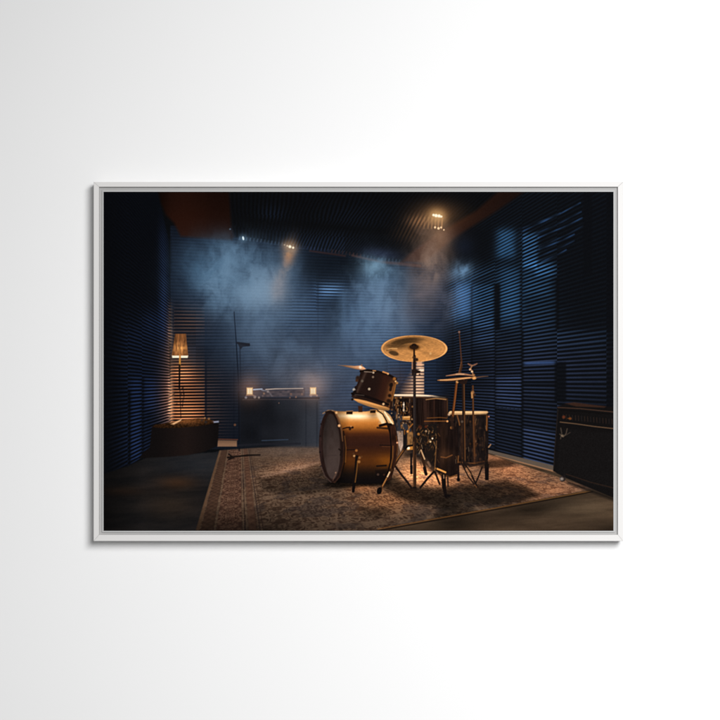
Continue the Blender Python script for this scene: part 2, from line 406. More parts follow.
    fr = fr * inv(1 - .42 * np.exp(-((X - 540) / 36) ** 2 - ((Y - 507 + .16 * (X - 540)) / 9) ** 2)) * inv(1 - .4 * np.clip((Y - 516) / 15, 0, 1) * np.clip((X - 560) / 50, 0, 1)) * inv(1 - .5 * np.exp(-((X - 455) / 22) ** 2 - ((Y - 522) / 9) ** 2))
    fc = np.where(inv(X > 370), fr, fc)
    I.C += (fc - I.C) * inv(fm)

    # ---- rug ------------------------------------------------------------------------
    yy = np.maximum(Y - 383, 4)
    a_ = (X - 239.5) / yy; b_ = (X - 1160) / yy
    um = (a_ + .30) * .934; vm = (b_ + 14.05) * .358          # metres from the rug's far left corner
    W_, D_ = 3.42, 3.12
    m = np.clip((um - .0) / .006, 0, 1) * np.clip((W_ + .30 * np.clip(1 - vm / D_, 0, 1) - um) / .02, 0, 1) * np.clip(vm / .06, 0, 1) * np.clip((D_ - vm) / .008, 0, 1) * (Y > 440)
    mir = lambda q, T: np.abs(np.mod(q / T, 1) - .5) * T
    mu, mv = mir(um + .06, .62), mir(vm + .1, .78)
    f1 = I.fbm(mu * 15 + 3, mv * 15 + 5, 3, 101); f2 = I.fbm(mu * 34, mv * 34, 2, 105)
    motif = np.clip(.5 + .42 * np.sin(f1 * 26) + .9 * (f2 - .5) + .35 * (I.fbm(um * 45, vm * 45, 2, 107) - .5), 0, 1)
    near = np.clip((Y - 446) / 30, .25, 1)
    light_, dark_ = V(168, 140, 117), V(98, 74, 60)
    rug = dark_ + (light_ - dark_) * inv(np.clip(.55 + (motif - .42) * 1.15 * near, 0, 1))
    navy = np.clip((I.fbm(um * 7 + 3, vm * 7, 3, 111) - .56) / .1, 0, 1) * near
    rug += (V(74, 66, 70) - rug) * inv(.4 * navy)
    # borders: cream guard stripes and a dark outer band with its own small figures
    e_ = np.minimum(np.minimum(um, np.maximum(D_ - vm, 0) + .05), np.maximum(vm, 0) + .05)
    def band(lo, hi, s=.006): return np.clip((um - lo) / s, 0, 1) * np.clip((hi - um) / s, 0, 1)
    rug += (V(158, 122, 94) - rug) * inv(.85 * band(-.1, .03))
    bd = .5 + .5 * np.sin(vm * 2 * math.pi / .085) * np.sin(um * 2 * math.pi / .055)
    rug += (V(94, 68, 56) + inv(bd) * V(30, 24, 18) - rug) * inv(.85 * band(.03, .115))
    rug += (V(170, 138, 112) - rug) * inv(.65 * band(.115, .128))
    f3 = I.fbm(np.abs(um - .214) * 40 + 2, mir(vm, .36) * 34, 2, 121)
    fl = np.sin(f3 * 20) + .7 * np.cos(vm * 2 * math.pi / .18)  * np.cos((um - .214) * 2 * math.pi / .17)
    rug += (V(104, 70, 58) + inv(np.clip(.5 + .5 * fl, 0, 1)) * V(74, 66, 55) - rug) * inv(.85 * band(.128, .30))
    for lo, hi, c, aa in ((.300, .312, (178, 146, 120), .7), (.312, .322, (72, 52, 48), .5), (.322, .334, (172, 140, 114), .6), (.395, .405, (172, 140, 116), .5), (.405, .420, (70, 54, 54), .5), (.428, .438, (76, 56, 50), .45)):
        rug += (V(*c) - rug) * inv(aa * band(lo, hi, .004))
    bd2 = .5 + .5 * np.sin(vm * 2 * math.pi / .12) * np.cos((um - .365) * 2 * math.pi / .09)
    rug += (V(112, 76, 62) + inv(bd2) * V(44, 38, 30) - rug) * inv(.7 * band(.334, .395))
    # the light falling on the rug inside the pictured room
    e2 = lambda x, y, rx, ry, ang=0.: np.exp(-((((X - x) * math.cos(ang) + (Y - y) * math.sin(ang)) / rx) ** 2 + ((-(X - x) * math.sin(ang) + (Y - y) * math.cos(ang)) / ry) ** 2))
    Lr = np.zeros_like(I.C) + V(134, 126, 119)
    Lr += inv(e2(296, 468, 34, 9, -.2)) * V(80, 64, 54)
    Lr += inv(e2(300, 450, 60, 7)) * V(14, 22, 34)
    Lr += inv(e2(428, 471, 34, 15)) * V(215, 162, 108) + inv(e2(416, 474, 18, 11)) * V(90, 72, 52)
    Lr += inv(e2(515, 476, 44, 20, .3)) * V(98, 64, 38) + inv(e2(500, 462, 20, 10, .3)) * V(60, 38, 24)
    Lr += inv(e2(385, 500, 32, 13)) * V(70, 40, 12)
    Lr += inv(e2(360, 487, 14, 5)) * V(70, 36, 6)
    Lr += inv(e2(450, 484, 26, 7)) * V(70, 44, 24)
    Lr += inv(e2(560, 490, 28, 10, -.2)) * V(40, 22, 12)
    Lr *= inv(1 - .42 * np.clip((Y - 500) / 31, 0, 1) * np.clip((300 - X) / 60 + .6, 0, 1))
    Lr *= inv(1 - .25 * np.clip((Y - 505) / 26, 0, 1))
    rug = rug * Lr * 1.12
    # shadows of the kit
    sh = np.zeros_like(X)
    def blob(poly_, soft, a):
        nonlocal sh
        T = I.C.copy(); I.C[:] = 0
        I.poly(poly_, (255, 255, 255), soft=soft)
        q = I.C[..., 0].copy(); I.C[:] = T
        sh = np.maximum(sh, q * a)
    blob([(258, 479), (285, 473), (318, 464.5), (336, 466), (338, 490), (308, 494), (275, 493), (263, 490)], 3.5, .36)
    blob([(330, 480), (360, 478), (392, 476), (391, 486), (362, 486), (338, 489), (322, 486)], 2.5, .88)
    blob([(372, 478), (395, 476), (412, 486), (440, 488), (462, 484), (484, 483), (506, 480), (526, 486), (541, 495), (522, 502), (490, 506), (465, 503), (455, 515), (430, 505), (404, 500), (386, 490)], 5.5, .66)
    blob([(446, 494), (470, 494), (476, 512), (462, 524), (440, 528), (432, 520)], 7., .5)
    blob([(360, 508), (385, 506), (392, 512), (378, 519), (362, 517)], 6., .35)
    blob([(478, 461), (505, 459), (520, 463), (503, 467.5), (480, 468)], 2.5, .66)
    blob([(404, 452), (436, 452), (436, 457.5), (404, 457)], 2., .55)
    sh = I.blur(sh, 1.0)
    rug = rug * inv(1 - sh * (.9 + .25 * (n_mid - .5)))
    rug = rug * inv(.90 + .2 * n_fine)
    I.C += (rug - I.C) * inv(I.blur(m.astype(np.float32), .35))
    I.line([(592.5, 491.6), (520, 505), (450, 517.5), (375, 531)], 1.1, (24, 16, 11), a=.85)
    I.line([(590, 490.8), (520, 503.4), (450, 516), (378, 528.8)], 1.2, (128, 78, 32), a=.42)
    I.line([(262, 476.6), (290, 470), (318, 462.4)], [1.6, 2.6, 2.2], (178, 140, 118), a=.3, soft=2.4)
    # skirting along the right wall
    I.poly([(486, 449), (494, 451), (556, 466), (556, 471.5), (494, 454.5), (486, 452)], (88, 76, 66), a=.9)
    I.poly([(496, 455), (556, 471), (556, 472.6), (494, 455.5)], (178, 128, 92), a=.6)

    # ---- left half furniture ---------------------------------------------------------
    # mic stand in the smoke, its boom and foot
    I.line([(234.2, 312), (236.5, 345), (238.5, 380), (239.2, 448)], [.7, 1.1, 1.3, 1.3], (18, 23, 34), a=.75)
    I.line([(240, 348), (240.8, 380), (240.5, 446)], 1.0, (22, 26, 36), a=.5)
    I.line([(237.5, 343), (244, 344), (249, 345)], [2, 2.6, 2.6], (30, 34, 44), a=.9)
    I.poly([(237, 341.8), (243, 343), (250, 343.2), (249, 346.3), (243, 346.8), (240.5, 349.5)], (32, 34, 42), a=.85)
    # console table with amplifier and two small lamps
    I.poly([(240, 399), (319, 398), (320, 447), (240, 447)], lambda x, y: np.array((22, 23, 27), np.float32) + (np.clip((x - 272) / 42, 0, 1) * 28 + 12 * (I.vnoise(x / 14, y / 14, 117) - .5))[..., None] * np.array((.95, 1., 1.1), np.float32), a=.93, soft=3.)
    I.line([(238.8, 392), (239.3, 450)], 1.5, (16, 17, 22), a=.7)
    I.line([(241, 398.5), (319, 398)], 1.4, (22, 22, 27), a=.8)
    I.line([(243, 399.6), (318, 399.2)], .8, (96, 76, 70), a=.35)
    for x in (243, 252, 261, 306, 317): I.line([(x, 402), (x, 446)], 1., (18, 21, 28), a=.35, soft=1.4)
    I.line([(262, 440.5), (288, 439.5)], 1.1, (58, 72, 92), a=.55)
    I.line([(236, 445.5), (262, 444), (300, 443.5)], 2., (30, 30, 36), a=.7)
    I.poly([(253, 389), (271, 388.5), (305, 388.6), (305, 396.5), (253, 396.5)], (58, 54, 62), a=.75)
    I.line([(253.5, 389.6), (262, 389)], 1.3, (158, 176, 200), a=.9)
    I.line([(266, 389.5), (276, 388.8), (303, 388.4)], [1.3, 1.2, .9], (205, 182, 165), a=.85)
    I.line([(262, 390), (269, 392), (272, 396)], 1.2, (150, 160, 176), a=.6)
    I.poly([(262, 391), (304, 390), (304, 396), (262, 397)], lambda x, y: np.array((74, 62, 62), np.float32) + (I.vnoise(x / 2.6, y / 2., 120)[..., None] - .4) * np.array((95, 72, 60), np.float32), a=.6)
    for x, y, r, c in ((264, 393.5, 1.3, (185, 135, 100)), (268, 391.5, 1.4, (190, 170, 160)), (291, 394, 1.3, (170, 110, 75)), (296, 397, 1.1, (190, 125, 85)), (290, 397.6, 1.0, (160, 100, 70)), (279, 403, .8, (150, 110, 90)), (302, 394, 1.3, (150, 110, 90)), (246, 397.5, 1.5, (150, 150, 160)), (255, 397, 1.8, (175, 150, 140)), (259, 397.5, 1.4, (190, 165, 150)), (311, 395.5, 1.5, (175, 150, 140)), (317, 395.6, 1.2, (150, 120, 110))):
        I.dot(x, y, r * .8, c, .6)
    for x, y in ((249.8, 391.2), (313.1, 391)):
        G(x, y - 3, 13, 14, (190, 122, 84), .42, mode='screen')
        I.poly([(x - 3, y - 3.6), (x + 3, y - 3.6), (x + 3, y + 3.4), (x - 3, y + 3.4)], (246, 196, 138), soft=1.3)
        I.poly([(x - 2, y - 2.4), (x + 2, y - 2.4), (x + 2, y + 2.4), (x - 2, y + 2.4)], (255, 238, 205), soft=1.6, a=.9)
        I.line([(x, y - 1.8), (x, y + 2.2)], .9, (238, 180, 120), a=.5)
        I.line([(x - 3.4, y + 4.2), (x + 4, y + 4.2)], 1.1, (190, 140, 110), a=.6)
    G(284, 394, 30, 7, (66, 64, 72), .42, mode='mix')
    # small warm light on the floor behind the seat, skirting
    I.poly([(217.6, 440), (237, 440.5), (237, 446.5), (217.6, 446.5)], lambda x, y: np.array((142, 104, 78), np.float32) * (.72 + .28 * np.clip((y - 439) / 5, 0, 1))[..., None], soft=1.2, a=.9)
    I.line([(217, 439), (237.5, 439.6)], 1.3, (88, 52, 38), a=.8)
    I.dot(235, 424.8, 1.2, (120, 78, 52), .7)
    # round planter/seat
    dk_ = lambda x, y: np.array((17, 14, 14), np.float32) + np.clip(1 - np.abs(x - 186) / 30, 0, 1)[..., None] * np.array((13, 8, 6), np.float32)
    I.poly([(143, 453), (150, 447), (152, 428), (154, 424.5), (219, 421.5), (218.4, 438), (217, 446), (205, 451.5), (188, 455), (165, 457), (140, 458)], dk_, soft=1.4)
    I.poly([(152, 427), (156, 424.4), (170, 422.6), (186, 419.5), (198, 418.3), (210, 419.5), (217, 421.4), (212, 424), (196, 426.4), (178, 427.8), (162, 428)],
           lambda x, y: np.array((104, 62, 32), np.float32) * (.38 + .75 * np.exp(-((x - 186) / 17) ** 2 - ((y - 420.8) / 3.2) ** 2) + .35 * (I.vnoise(x / 1.1, y / .9, 131) - .5))[..., None], soft=1.1)
    I.poly([(171, 424), (180, 419.6), (182, 418.6), (181, 420.8), (174, 424.6)], (238, 182, 130), soft=1.2, a=.9)
    for x, y, r, c in ((202, 420, 1.2, (60, 44, 34)), (206, 422, 1.4, (40, 34, 32)), (209, 418.8, 1.1, (128, 88, 56)), (205, 418, .9, (150, 106, 66)), (213, 421.4, 1., (70, 52, 44))): I.dot(x, y, r, c, .9)
    I.poly([(213.5, 421.2), (218.8, 420.8), (219, 422.4), (214, 422.8)], (150, 156, 178), soft=1., a=.85)
    # floor lamp and its shade
    I.line([(180, 359), (180, 366)], 1.7, (178, 118, 48))
    I.line([(179.7, 365), (179.5, 388)], [1.9, 1.5], (16, 13, 12))
    I.line([(180, 388), (181, 418)], .9, (30, 20, 16), a=.7)
    I.line([(183, 386), (184.2, 396), (182.5, 406)], .8, (24, 18, 18), a=.6)
    I.line([(172, 396), (176, 392)], .9, (40, 26, 20), a=.5)
    for k in range(14): I.dot(176 + 8 * r2[30, k], 386 + 20 * r2[31, k], .8, (26, 18, 16), .55)
    G(180, 356, 15, 15, (120, 70, 32), .30, mode='screen')
    shade_c = lambda x, y: (np.array((148, 92, 52), np.float32) * (.80 + .45 * (I.vnoise(x / .75, y / 6., 141) - .5))[..., None]
                            + (np.exp(-((x - 180) / 7.5) ** 2 - ((y - 348) / 5.5) ** 2) * (.2 + 1.1 * (I.vnoise(x / 1.0, y / 2.4, 145))))[..., None] * np.array((98, 74, 40), np.float32)
                            - (np.exp(-((y - 341) / 3.) ** 2) * .25 * I.vnoise(x / .9, y / 2.5, 149))[..., None] * np.array((120, 80, 40), np.float32))
    I.poly([(175.3, 333.8), (186, 333.8), (188.4, 355.5), (187, 356.2), (173, 356.2), (171.9, 355.5)], shade_c, soft=1.)
    I.poly([(172, 355.6), (188.4, 355.6), (187.7, 357.9), (172.6, 357.9)], (255, 236, 206), soft=.9)
    I.line([(180.1, 355), (180.1, 358.5)], 1.8, (190, 124, 60), a=.9)
    # stand foot lying on the rug
    I.line([(228, 457.4), (238, 456.2), (248, 455.2), (260, 454.8)], [2, 1.5, 1.9, 1.3], (24, 18, 16), a=.95)
    I.line([(229, 454), (232.5, 457), (228.8, 459.4)], 1.5, (24, 18, 16), a=.95)
    I.line([(229, 459.4), (234, 457.8)], 1.1, (30, 20, 18), a=.9)

    # ---- drum kit ---------------------------------------------------------------------
    # lit column of slats behind the cymbal stand
    sl2, x2, y2 = I.win(396, 358, 436, 398)
    wl = np.clip((x2 - np.interp(y2, [360, 372, 384, 396], [413, 409, 402, 397])) / 9, 0, 1) * np.clip((424.6 - x2) / 1.2, 0, 1) * np.clip((y2 - 360) / 4, 0, 1) * np.clip((398 - y2) / 2, 0, 1)
    s4 = slat(y2 / 3.07 + .2, .9)
    I.lay(sl2, wl * .55, (112, 76, 58)); I.lay(sl2, wl * s4 * (.55 + .45 * np.exp(-((x2 - 418) / 6) ** 2)), (244, 196, 156))
    I.poly([(416.5, 361), (422, 361), (422, 366), (417, 366)], (226, 168, 128), soft=1.6, a=.8)
    I.poly([(420, 369), (424, 369), (423.5, 371), (417, 371)], (255, 226, 196), soft=1., a=.9)
    G(398, 382, 14, 14, (92, 62, 52), .3, mode='mix')
    # darkness behind the kit
    I.poly([(392, 400), (448, 396), (449, 470), (434, 474), (395, 440)], (27, 22, 21), soft=5, a=.8)
    I.poly([(412, 420), (440, 420), (440, 470), (432, 466), (422, 452), (412, 450)], (26, 20, 17), soft=3, a=.9)

    BLK, DK, BR, GOLD, HI = (16, 12, 11), (30, 20, 16), (74, 44, 24), (150, 96, 46), (236, 196, 150)
    # floor tom (right)
    fx = lambda x, y: np.array((24, 18, 17), np.float32) + (np.exp(-((x - 474.5) / 1.5) ** 2) * .5 + np.exp(-((x - 463) / 2.5) ** 2) * .35 + .5 * np.exp(-((x - 486.5) / .9) ** 2) * (y < 431))[..., None] * np.array((80, 44, 20), np.float32) \
        + ((I.vnoise(x / 1.6, y / 5., 150) - .5) * 20)[..., None] * np.array((1, .75, .6), np.float32)
    I.poly([(449, 413), (488.3, 412.5), (488.4, 440), (488, 459), (483, 463.5), (470, 465.5), (456, 465), (448, 460)], fx, soft=1.)
    I.poly([(448.5, 412.5), (450, 411), (487, 411), (488.3, 412.3), (486, 414.2), (470, 414.6), (452, 414.8), (449, 414)], lambda x, y: np.array((226, 176, 122), np.float32) * (.8 + .3 * np.exp(-((y - 412) / 1.) ** 2) - .22 * np.clip((x - 480) / 9, 0, 1))[..., None], soft=.9)
    I.line([(450, 415.6), (487, 415.2)], 1.2, (52, 32, 20), a=.8)
    I.line([(486.9, 416), (486.5, 430)], 1.1, (128, 76, 34), a=.8)
    I.dot(488.7, 416.5, .8, (180, 110, 84)); I.line([(488.6, 447), (490.5, 444.5)], 1.4, (150, 110, 78), a=.9)
    I.line([(450, 460), (468, 464), (486, 461)], 1.6, (70, 42, 24), a=.7)
    I.line([(460, 462), (478, 463.5)], .9, (110, 68, 36), a=.6)
    for y0 in (424, 441, 455):
        I.dot(475, y0, 1.6, (84, 52, 30), .7); I.dot(480, y0 + 4, 1.2, (58, 38, 28), .7)
    I.poly([(484.5, 464), (488.8, 464), (488.6, 480), (485, 480)], (18, 13, 13)); I.line([(486, 460), (486.8, 466)], 3, (22, 16, 14))
    # rug glimpses between the legs are already below; now the shadowed front drum
    fz = lambda x, y: np.array((24, 16, 14), np.float32) + (np.exp(-((x - 443) / 4.) ** 2) * .35 + np.exp(-((y - 455) / 6) ** 2) * np.exp(-((x - 446) / 8) ** 2) * .6)[..., None] * np.array((40, 24, 12), np.float32) \
        + ((I.vnoise(x / 1.3, y / 9., 160) - .5) * 12)[..., None] * np.array((1, .7, .55), np.float32)
    I.poly([(437, 424), (447, 420), (457, 424), (458.5, 450), (457.5, 474), (450, 477), (440, 475.5), (436, 470), (436.5, 440)], fz, soft=1.1)
    I.line([(435.8, 468.2), (440, 469.8), (445.4, 472.2)], 1.7, (214, 146, 74))
    I.line([(440, 474), (450, 477), (457, 475)], 1.4, (96, 58, 28), a=.8)
    I.line([(441, 456.8), (446, 457.6), (452, 455)], 1.2, (118, 72, 38), a=.75); I.line([(458.3, 456), (457.6, 470)], 1.3, (124, 76, 38), a=.7)
    # snare
    sx_ = lambda x, y: np.array((23, 15, 13), np.float32) + (np.exp(-((x - 426) / 5) ** 2) * .55 + np.exp(-((x - 434) / 1.2) ** 2) * .6 + np.exp(-((x - 409.5) / 1.2) ** 2) * .8 + .5 * np.exp(-((x - 445) / 1.5) ** 2))[..., None] * np.array((34, 20, 14), np.float32) \
        + ((I.vnoise(x / .9, y / 14., 170) - .5) * 16)[..., None] * np.array((1, .75, .65), np.float32)
    I.poly([(394, 397), (447, 398), (447.4, 418), (440, 423), (420, 425), (401, 419), (394, 412)], sx_, soft=1.)
    I.poly([(393.5, 394.2), (412, 394), (433, 395.2), (446, 397.4), (444, 398.8), (432, 396.6), (410, 396.2), (394, 396)], lambda x, y: np.array((240, 206, 172), np.float32) * (1 - .72 * np.clip((x - 428) / 12, 0, 1))[..., None], soft=.8)
    I.line([(394, 397.6), (420, 397.2), (446, 398.8)], 1.2, (84, 54, 32), a=.85)
    I.line([(426, 399.6), (436, 398.4), (446, 399.6)], .8, (196, 142, 86), a=.75)
    I.line([(424.5, 421.2), (446, 421)], 1.2, (136, 82, 38), a=.7); I.line([(427, 418), (440, 417.4), (447, 418)], .9, (110, 66, 30), a=.8)
    I.line([(447.2, 399), (447.4, 417)], 1.1, (72, 44, 24), a=.8)
    I.dot(447.3, 421.2, 1., (226, 154, 94)); I.dot(449, 414.4, 1.3, (214, 170, 130), .8)
    I.dot(420, 427, 1.8, (92, 40, 20), .7); I.dot(426, 426.6, 1.4, (92, 40, 20), .7)
    # grey shape between bass drum and snare, lit rug showing under it
    I.poly([(394.6, 411), (409, 420), (412, 432), (396.5, 431.5)], (48, 48, 54), soft=2, a=.85)
    I.poly([(396.8, 431), (403.2, 430.8), (403.2, 445), (400.6, 451.5), (398.2, 444)], lambda x, y: np.array((176, 146, 126), np.float32) * (.78 + .3 * np.clip((y - 436) / 12, 0, 1) + .25 * (I.vnoise(x / 1.5, y / 1.2, 181) - .5))[..., None], soft=1.1)
    I.poly([(403.2, 430), (407, 430), (406.6, 446), (403.4, 450)], (24, 20, 20), soft=.9)
    I.poly([(407.2, 431), (413, 432), (412.6, 447), (407, 446)], lambda x, y: np.array((132, 92, 54), np.float32) * (.7 + .5 * I.vnoise(x / 1.4, y / 2.2, 183))[..., None], soft=1.)
    # clutter of fittings
    rr = np.random.default_rng(23)
    for k in range(120):
        x, y = rr.uniform(391, 413), rr.uniform(397, 432)
        if x < 397 and y > 420: continue
        c = [(120, 74, 36), (60, 36, 20), (34, 26, 24), (150, 100, 54), (196, 150, 104), (22, 16, 15)][rr.integers(0, 6)]
        if rr.random() < .5: I.line([(x, y), (x + rr.uniform(-.6, .6), y + rr.uniform(1.5, 5))], rr.uniform(.6, 1.2), c, a=.7)
        else: I.dot(x, y, rr.uniform(.5, 1.1), c, .7)
    for k in range(150):
        x, y = rr.uniform(415, 438), rr.uniform(425, 462)
        if y > 450 and x > 424 + (y - 450) * .2 and x < 430: continue
        if x < 420 and y > 445: continue
        c = [(88, 55, 28), (48, 31, 20), (28, 20, 18), (116, 76, 40), (18, 14, 13), (70, 45, 27)][rr.integers(0, 6)]
        if rr.random() < .75: I.line([(x, y), (x + rr.uniform(-2.2, 2.2), y + rr.uniform(1, 4))], rr.uniform(.6, 1.1), c, a=.65)
        else: I.dot(x, y, rr.uniform(.4, .8), c, .55)
    for k in range(90):
        x, y = rr.uniform(460, 486), rr.uniform(416, 462)
        c = [(78, 48, 26), (44, 30, 22), (26, 20, 18), (100, 62, 34), (18, 14, 14)][rr.integers(0, 5)]
        if rr.random() < .75: I.line([(x, y), (x + rr.uniform(-.8, .8), y + rr.uniform(1.5, 6))], rr.uniform(.6, 1.2), c, a=.28)
        else: I.dot(x, y, rr.uniform(.6, 1.2), c, .4)
    I.poly([(402, 416.4), (410, 416), (410, 420), (403, 419.6)], (176, 116, 56), soft=1.); I.line([(404, 417), (409.6, 417)], .8, (238, 186, 124))
    I.line([(402.4, 421), (407, 422), (411, 426), (413, 432)], 1.4, (38, 24, 18)); I.line([(409, 428), (412.5, 424)], 1.3, (150, 92, 40), a=.9)
    I.line([(403.8, 402.6), (403.6, 411)], 1.3, (170, 150, 134), a=.9); I.dot(403.6, 404.5, .9, (232, 206, 180)); I.dot(403.6, 410, .8, (224, 180, 136))
    I.dot(407.6, 431.4, 1.2, (206, 130, 58)); I.dot(432.4, 438.4, .8, (240, 214, 184)); I.dot(430.4, 441.6, .9, (216, 176, 126)); I.dot(426, 431, 1., (150, 120, 90)); I.dot(418.5, 434, 1.3, (150, 96, 46))
    I.line([(397, 397), (395.6, 404), (397.5, 412), (396, 416)], 1.4, (98, 60, 32), a=.8); I.dot(397.5, 401, 1.7, (112, 78, 48), .8)
    # snare stand basket and pedal
    I.poly([(406, 447), (413, 445.4), (413, 449.6), (407, 450.2)], (180, 116, 50), soft=1.); I.dot(408.4, 448, 1.5, (255, 230, 196))
    I.line([(404, 450.4), (407.5, 446), (414, 445), (421, 446.4), (424, 449.5)], 1.9, (18, 14, 14))
    I.line([(404, 450), (399, 457), (394.5, 465)], 2.5, (46, 28, 18)); I.line([(403, 450.6), (394.6, 463)], .9, (150, 94, 44), a=.8)
    I.line([(394, 467), (391, 474), (388, 480)], 1.6, (60, 36, 20)); I.dot(393.8, 467.6, 1.5, (200, 160, 124)); I.dot(392, 466, 1.4, (40, 28, 22))
    I.line([(395.4, 466.4), (401, 474), (407, 481.5), (411.6, 488)], 2.1, (28, 19, 17))
    I.line([(411.2, 454), (411.2, 467)], 1.9, (22, 17, 17)); I.line([(411.3, 466), (411.4, 473)], 2.5, (22, 17, 17)); I.line([(416, 454), (422, 455)], 1.5, (50, 44, 44), a=.6)
    I.line([(419.6, 447), (422, 456), (425, 468), (426, 474)], 2.4, (48, 30, 20)); I.line([(421, 450), (424.6, 459)], 1.2, (222, 176, 128), a=.85); I.line([(424.4, 468), (426, 474)], 3.1, (24, 17, 15))
    I.line([(426, 462), (431, 468), (434, 471)], 1.6, (66, 44, 30), a=.8); I.line([(428, 462), (430, 466)], 2.2, (140, 104, 78), a=.6)
    I.line([(434, 471.4), (427, 479), (420.4, 487.4)], 2.1, (26, 18, 16)); I.line([(435, 472), (439.6, 484)], 1.9, (26, 18, 16))
    I.line([(436.4, 441), (435.6, 456), (434.6, 470)], 1.1, (128, 84, 46), a=.65); I.line([(437.4, 441), (436, 470)], 1., (34, 24, 20), a=.8)
    I.line([(443.4, 476), (444, 487), (446, 497)], [4.6, 4, 2.2], (20, 14, 13)); I.line([(443.6, 475), (443.8, 478)], 1.1, (190, 140, 100), a=.7); I.ell(447.5, 495.6, 3.4, 1.5, (16, 12, 12), soft=1.4)
    I.line([(447.5, 477), (448, 486)], 1.8, (26, 19, 18), a=.8)
    r9 = np.random.default_rng(41)
    for k in range(46):
        x, y = [(r9.uniform(392, 412), r9.uniform(398, 430)), (r9.uniform(416, 437), r9.uniform(424, 456)), (r9.uniform(449, 487), r9.uniform(417, 460))][k % 3]
        L_ = r9.uniform(1.2, 4.5); q = r9.normal(0, .25)
        I.line([(x, y), (x + L_ * math.sin(q), y + L_ * math.cos(q))], r9.uniform(.45, .8), [(206, 150, 90), (150, 98, 52), (228, 186, 136)][r9.integers(0, 3)], a=r9.uniform(.25, .6) * (.55 if k % 3 == 2 else 1))
    # hi-hat stand, its tubes and cymbals
    I.line([(459.2, 332.4), (460.4, 348), (461.4, 361)], [1.1, 1.2, 1.5], (66, 42, 32)); I.dot(459.1, 332, 1.1, (112, 84, 74))
    I.line([(461.4, 360), (461.6, 366), (459.4, 373)], [1.6, 2.2, 2.6], (58, 36, 24)); I.line([(461.2, 362), (459, 372)], .8, (116, 72, 40), a=.7)
    I.tube([(456.4, 384), (454.6, 400), (452.4, 417)], 2.6, (70, 38, 20), (150, 86, 40), .1, .45)
    I.tube([(463.2, 380), (463.7, 420), (464.4, 467)], 3., (34, 23, 19), (120, 74, 38), .25, .35)
    I.tube([(472.7, 386), (473.2, 420), (474.2, 456)], 1.9, (52, 32, 22), (110, 68, 36), .1, .5)
    I.dot(472.5, 392.4, 1.7, (130, 88, 54)); I.line([(471.8, 393), (472, 397.5)], 1.8, (166, 116, 70)); I.dot(474.4, 394.8, 1.2, (62, 40, 28))
    I.dot(452, 419.6, 2., (50, 32, 22)); I.dot(451.6, 427.6, 1.4, (172, 108, 52), .9); I.line([(451.8, 417), (452.4, 428)], 2.6, (40, 26, 20), a=.8)
    I.line([(457, 415), (459, 422), (459.6, 425)], 1.3, (120, 74, 38), a=.8); I.dot(462, 421.6, 1.2, (90, 74, 62), .8)
    I.line([(446, 375.8), (453, 374.9), (459.5, 373.9), (466, 374.5), (473.5, 375.6)], [.7, 1.4, 2.2, 1.7, .8], (150, 104, 74)); I.line([(456, 374.2), (464, 374.2)], .8, (206, 162, 122), a=.8)
    I.line([(437.8, 380.2), (446, 380), (455, 379.2), (466, 378), (475, 377.4)], [.9, 1.9, 2.4, 1.9, 1.2], (158, 104, 60)); I.line([(440, 380), (452, 379.8), (470, 377.7)], .8, (228, 174, 120), a=.8)
    I.line([(440, 381.6), (456, 381)], .9, (58, 36, 26), a=.8); I.dot(457.2, 381.8, 1.4, (190, 132, 76)); I.poly([(457, 381), (468, 379.6), (466, 384), (461, 384)], (34, 22, 18))
    I.ell(474.4, 378, 2.2, 1.4, (212, 148, 86), ang=-.3); I.dot(473.4, 375.2, 1.4, (150, 100, 60)); I.line([(476, 377.4), (483, 376.5), (488, 376.2)], [1.3, 1, .6], (96, 70, 56), a=.9)
    I.line([(468, 363.8), (470.5, 365.2), (472.4, 365.6), (475, 364.6), (477, 363.6)], [1.2, 2, 1.5, 1.6, 1], (112, 76, 60)); I.line([(472, 365.6), (470.2, 369), (472.6, 371.4), (472.6, 375)], 1.3, (136, 96, 66)); I.dot(470, 369.4, 1.1, (190, 148, 112)); I.dot(471.8, 371.6, .9, (230, 190, 146))
    I.line([(464, 463), (470, 472), (477.2, 487)], 1.8, (28, 19, 16)); I.line([(461, 462), (468, 476), (474, 484)], 1.3, (30, 20, 17)); I.line([(482, 467), (478.6, 476), (475.6, 483)], 1.4, (26, 18, 16)); I.line([(458, 464), (458.4, 480)], 2.2, (26, 18, 17)); I.dot(458.4, 479.6, 1.7, (18, 13, 13))
    I.line([(466.6, 468), (471, 475)], .9, (176, 120, 74), a=.7); I.line([(462, 460), (470, 466), (484, 463)], 2.4, (30, 21, 18), a=.8); I.line([(474.6, 485), (476.6, 487)], 1.2, (120, 74, 40), a=.6)

    # bass drum
    yk = [408, 410.5, 413, 416, 419.5, 423, 427, 430.5, 433.5, 437, 445, 452, 459, 464, 469, 474, 479, 486]
    rk = [172, 196, 234, 246, 224, 196, 162, 114, 74, 54, 47, 60, 80, 72, 44, 23, 16, 13]
    gk = [110, 132, 172, 196, 150, 118, 94, 62, 38, 28, 25, 31, 42, 38, 25, 16, 12, 11]
    bk = [56, 70, 108, 138, 78, 50, 36, 24, 19, 18, 18, 16, 16, 15, 14, 12, 12, 11]
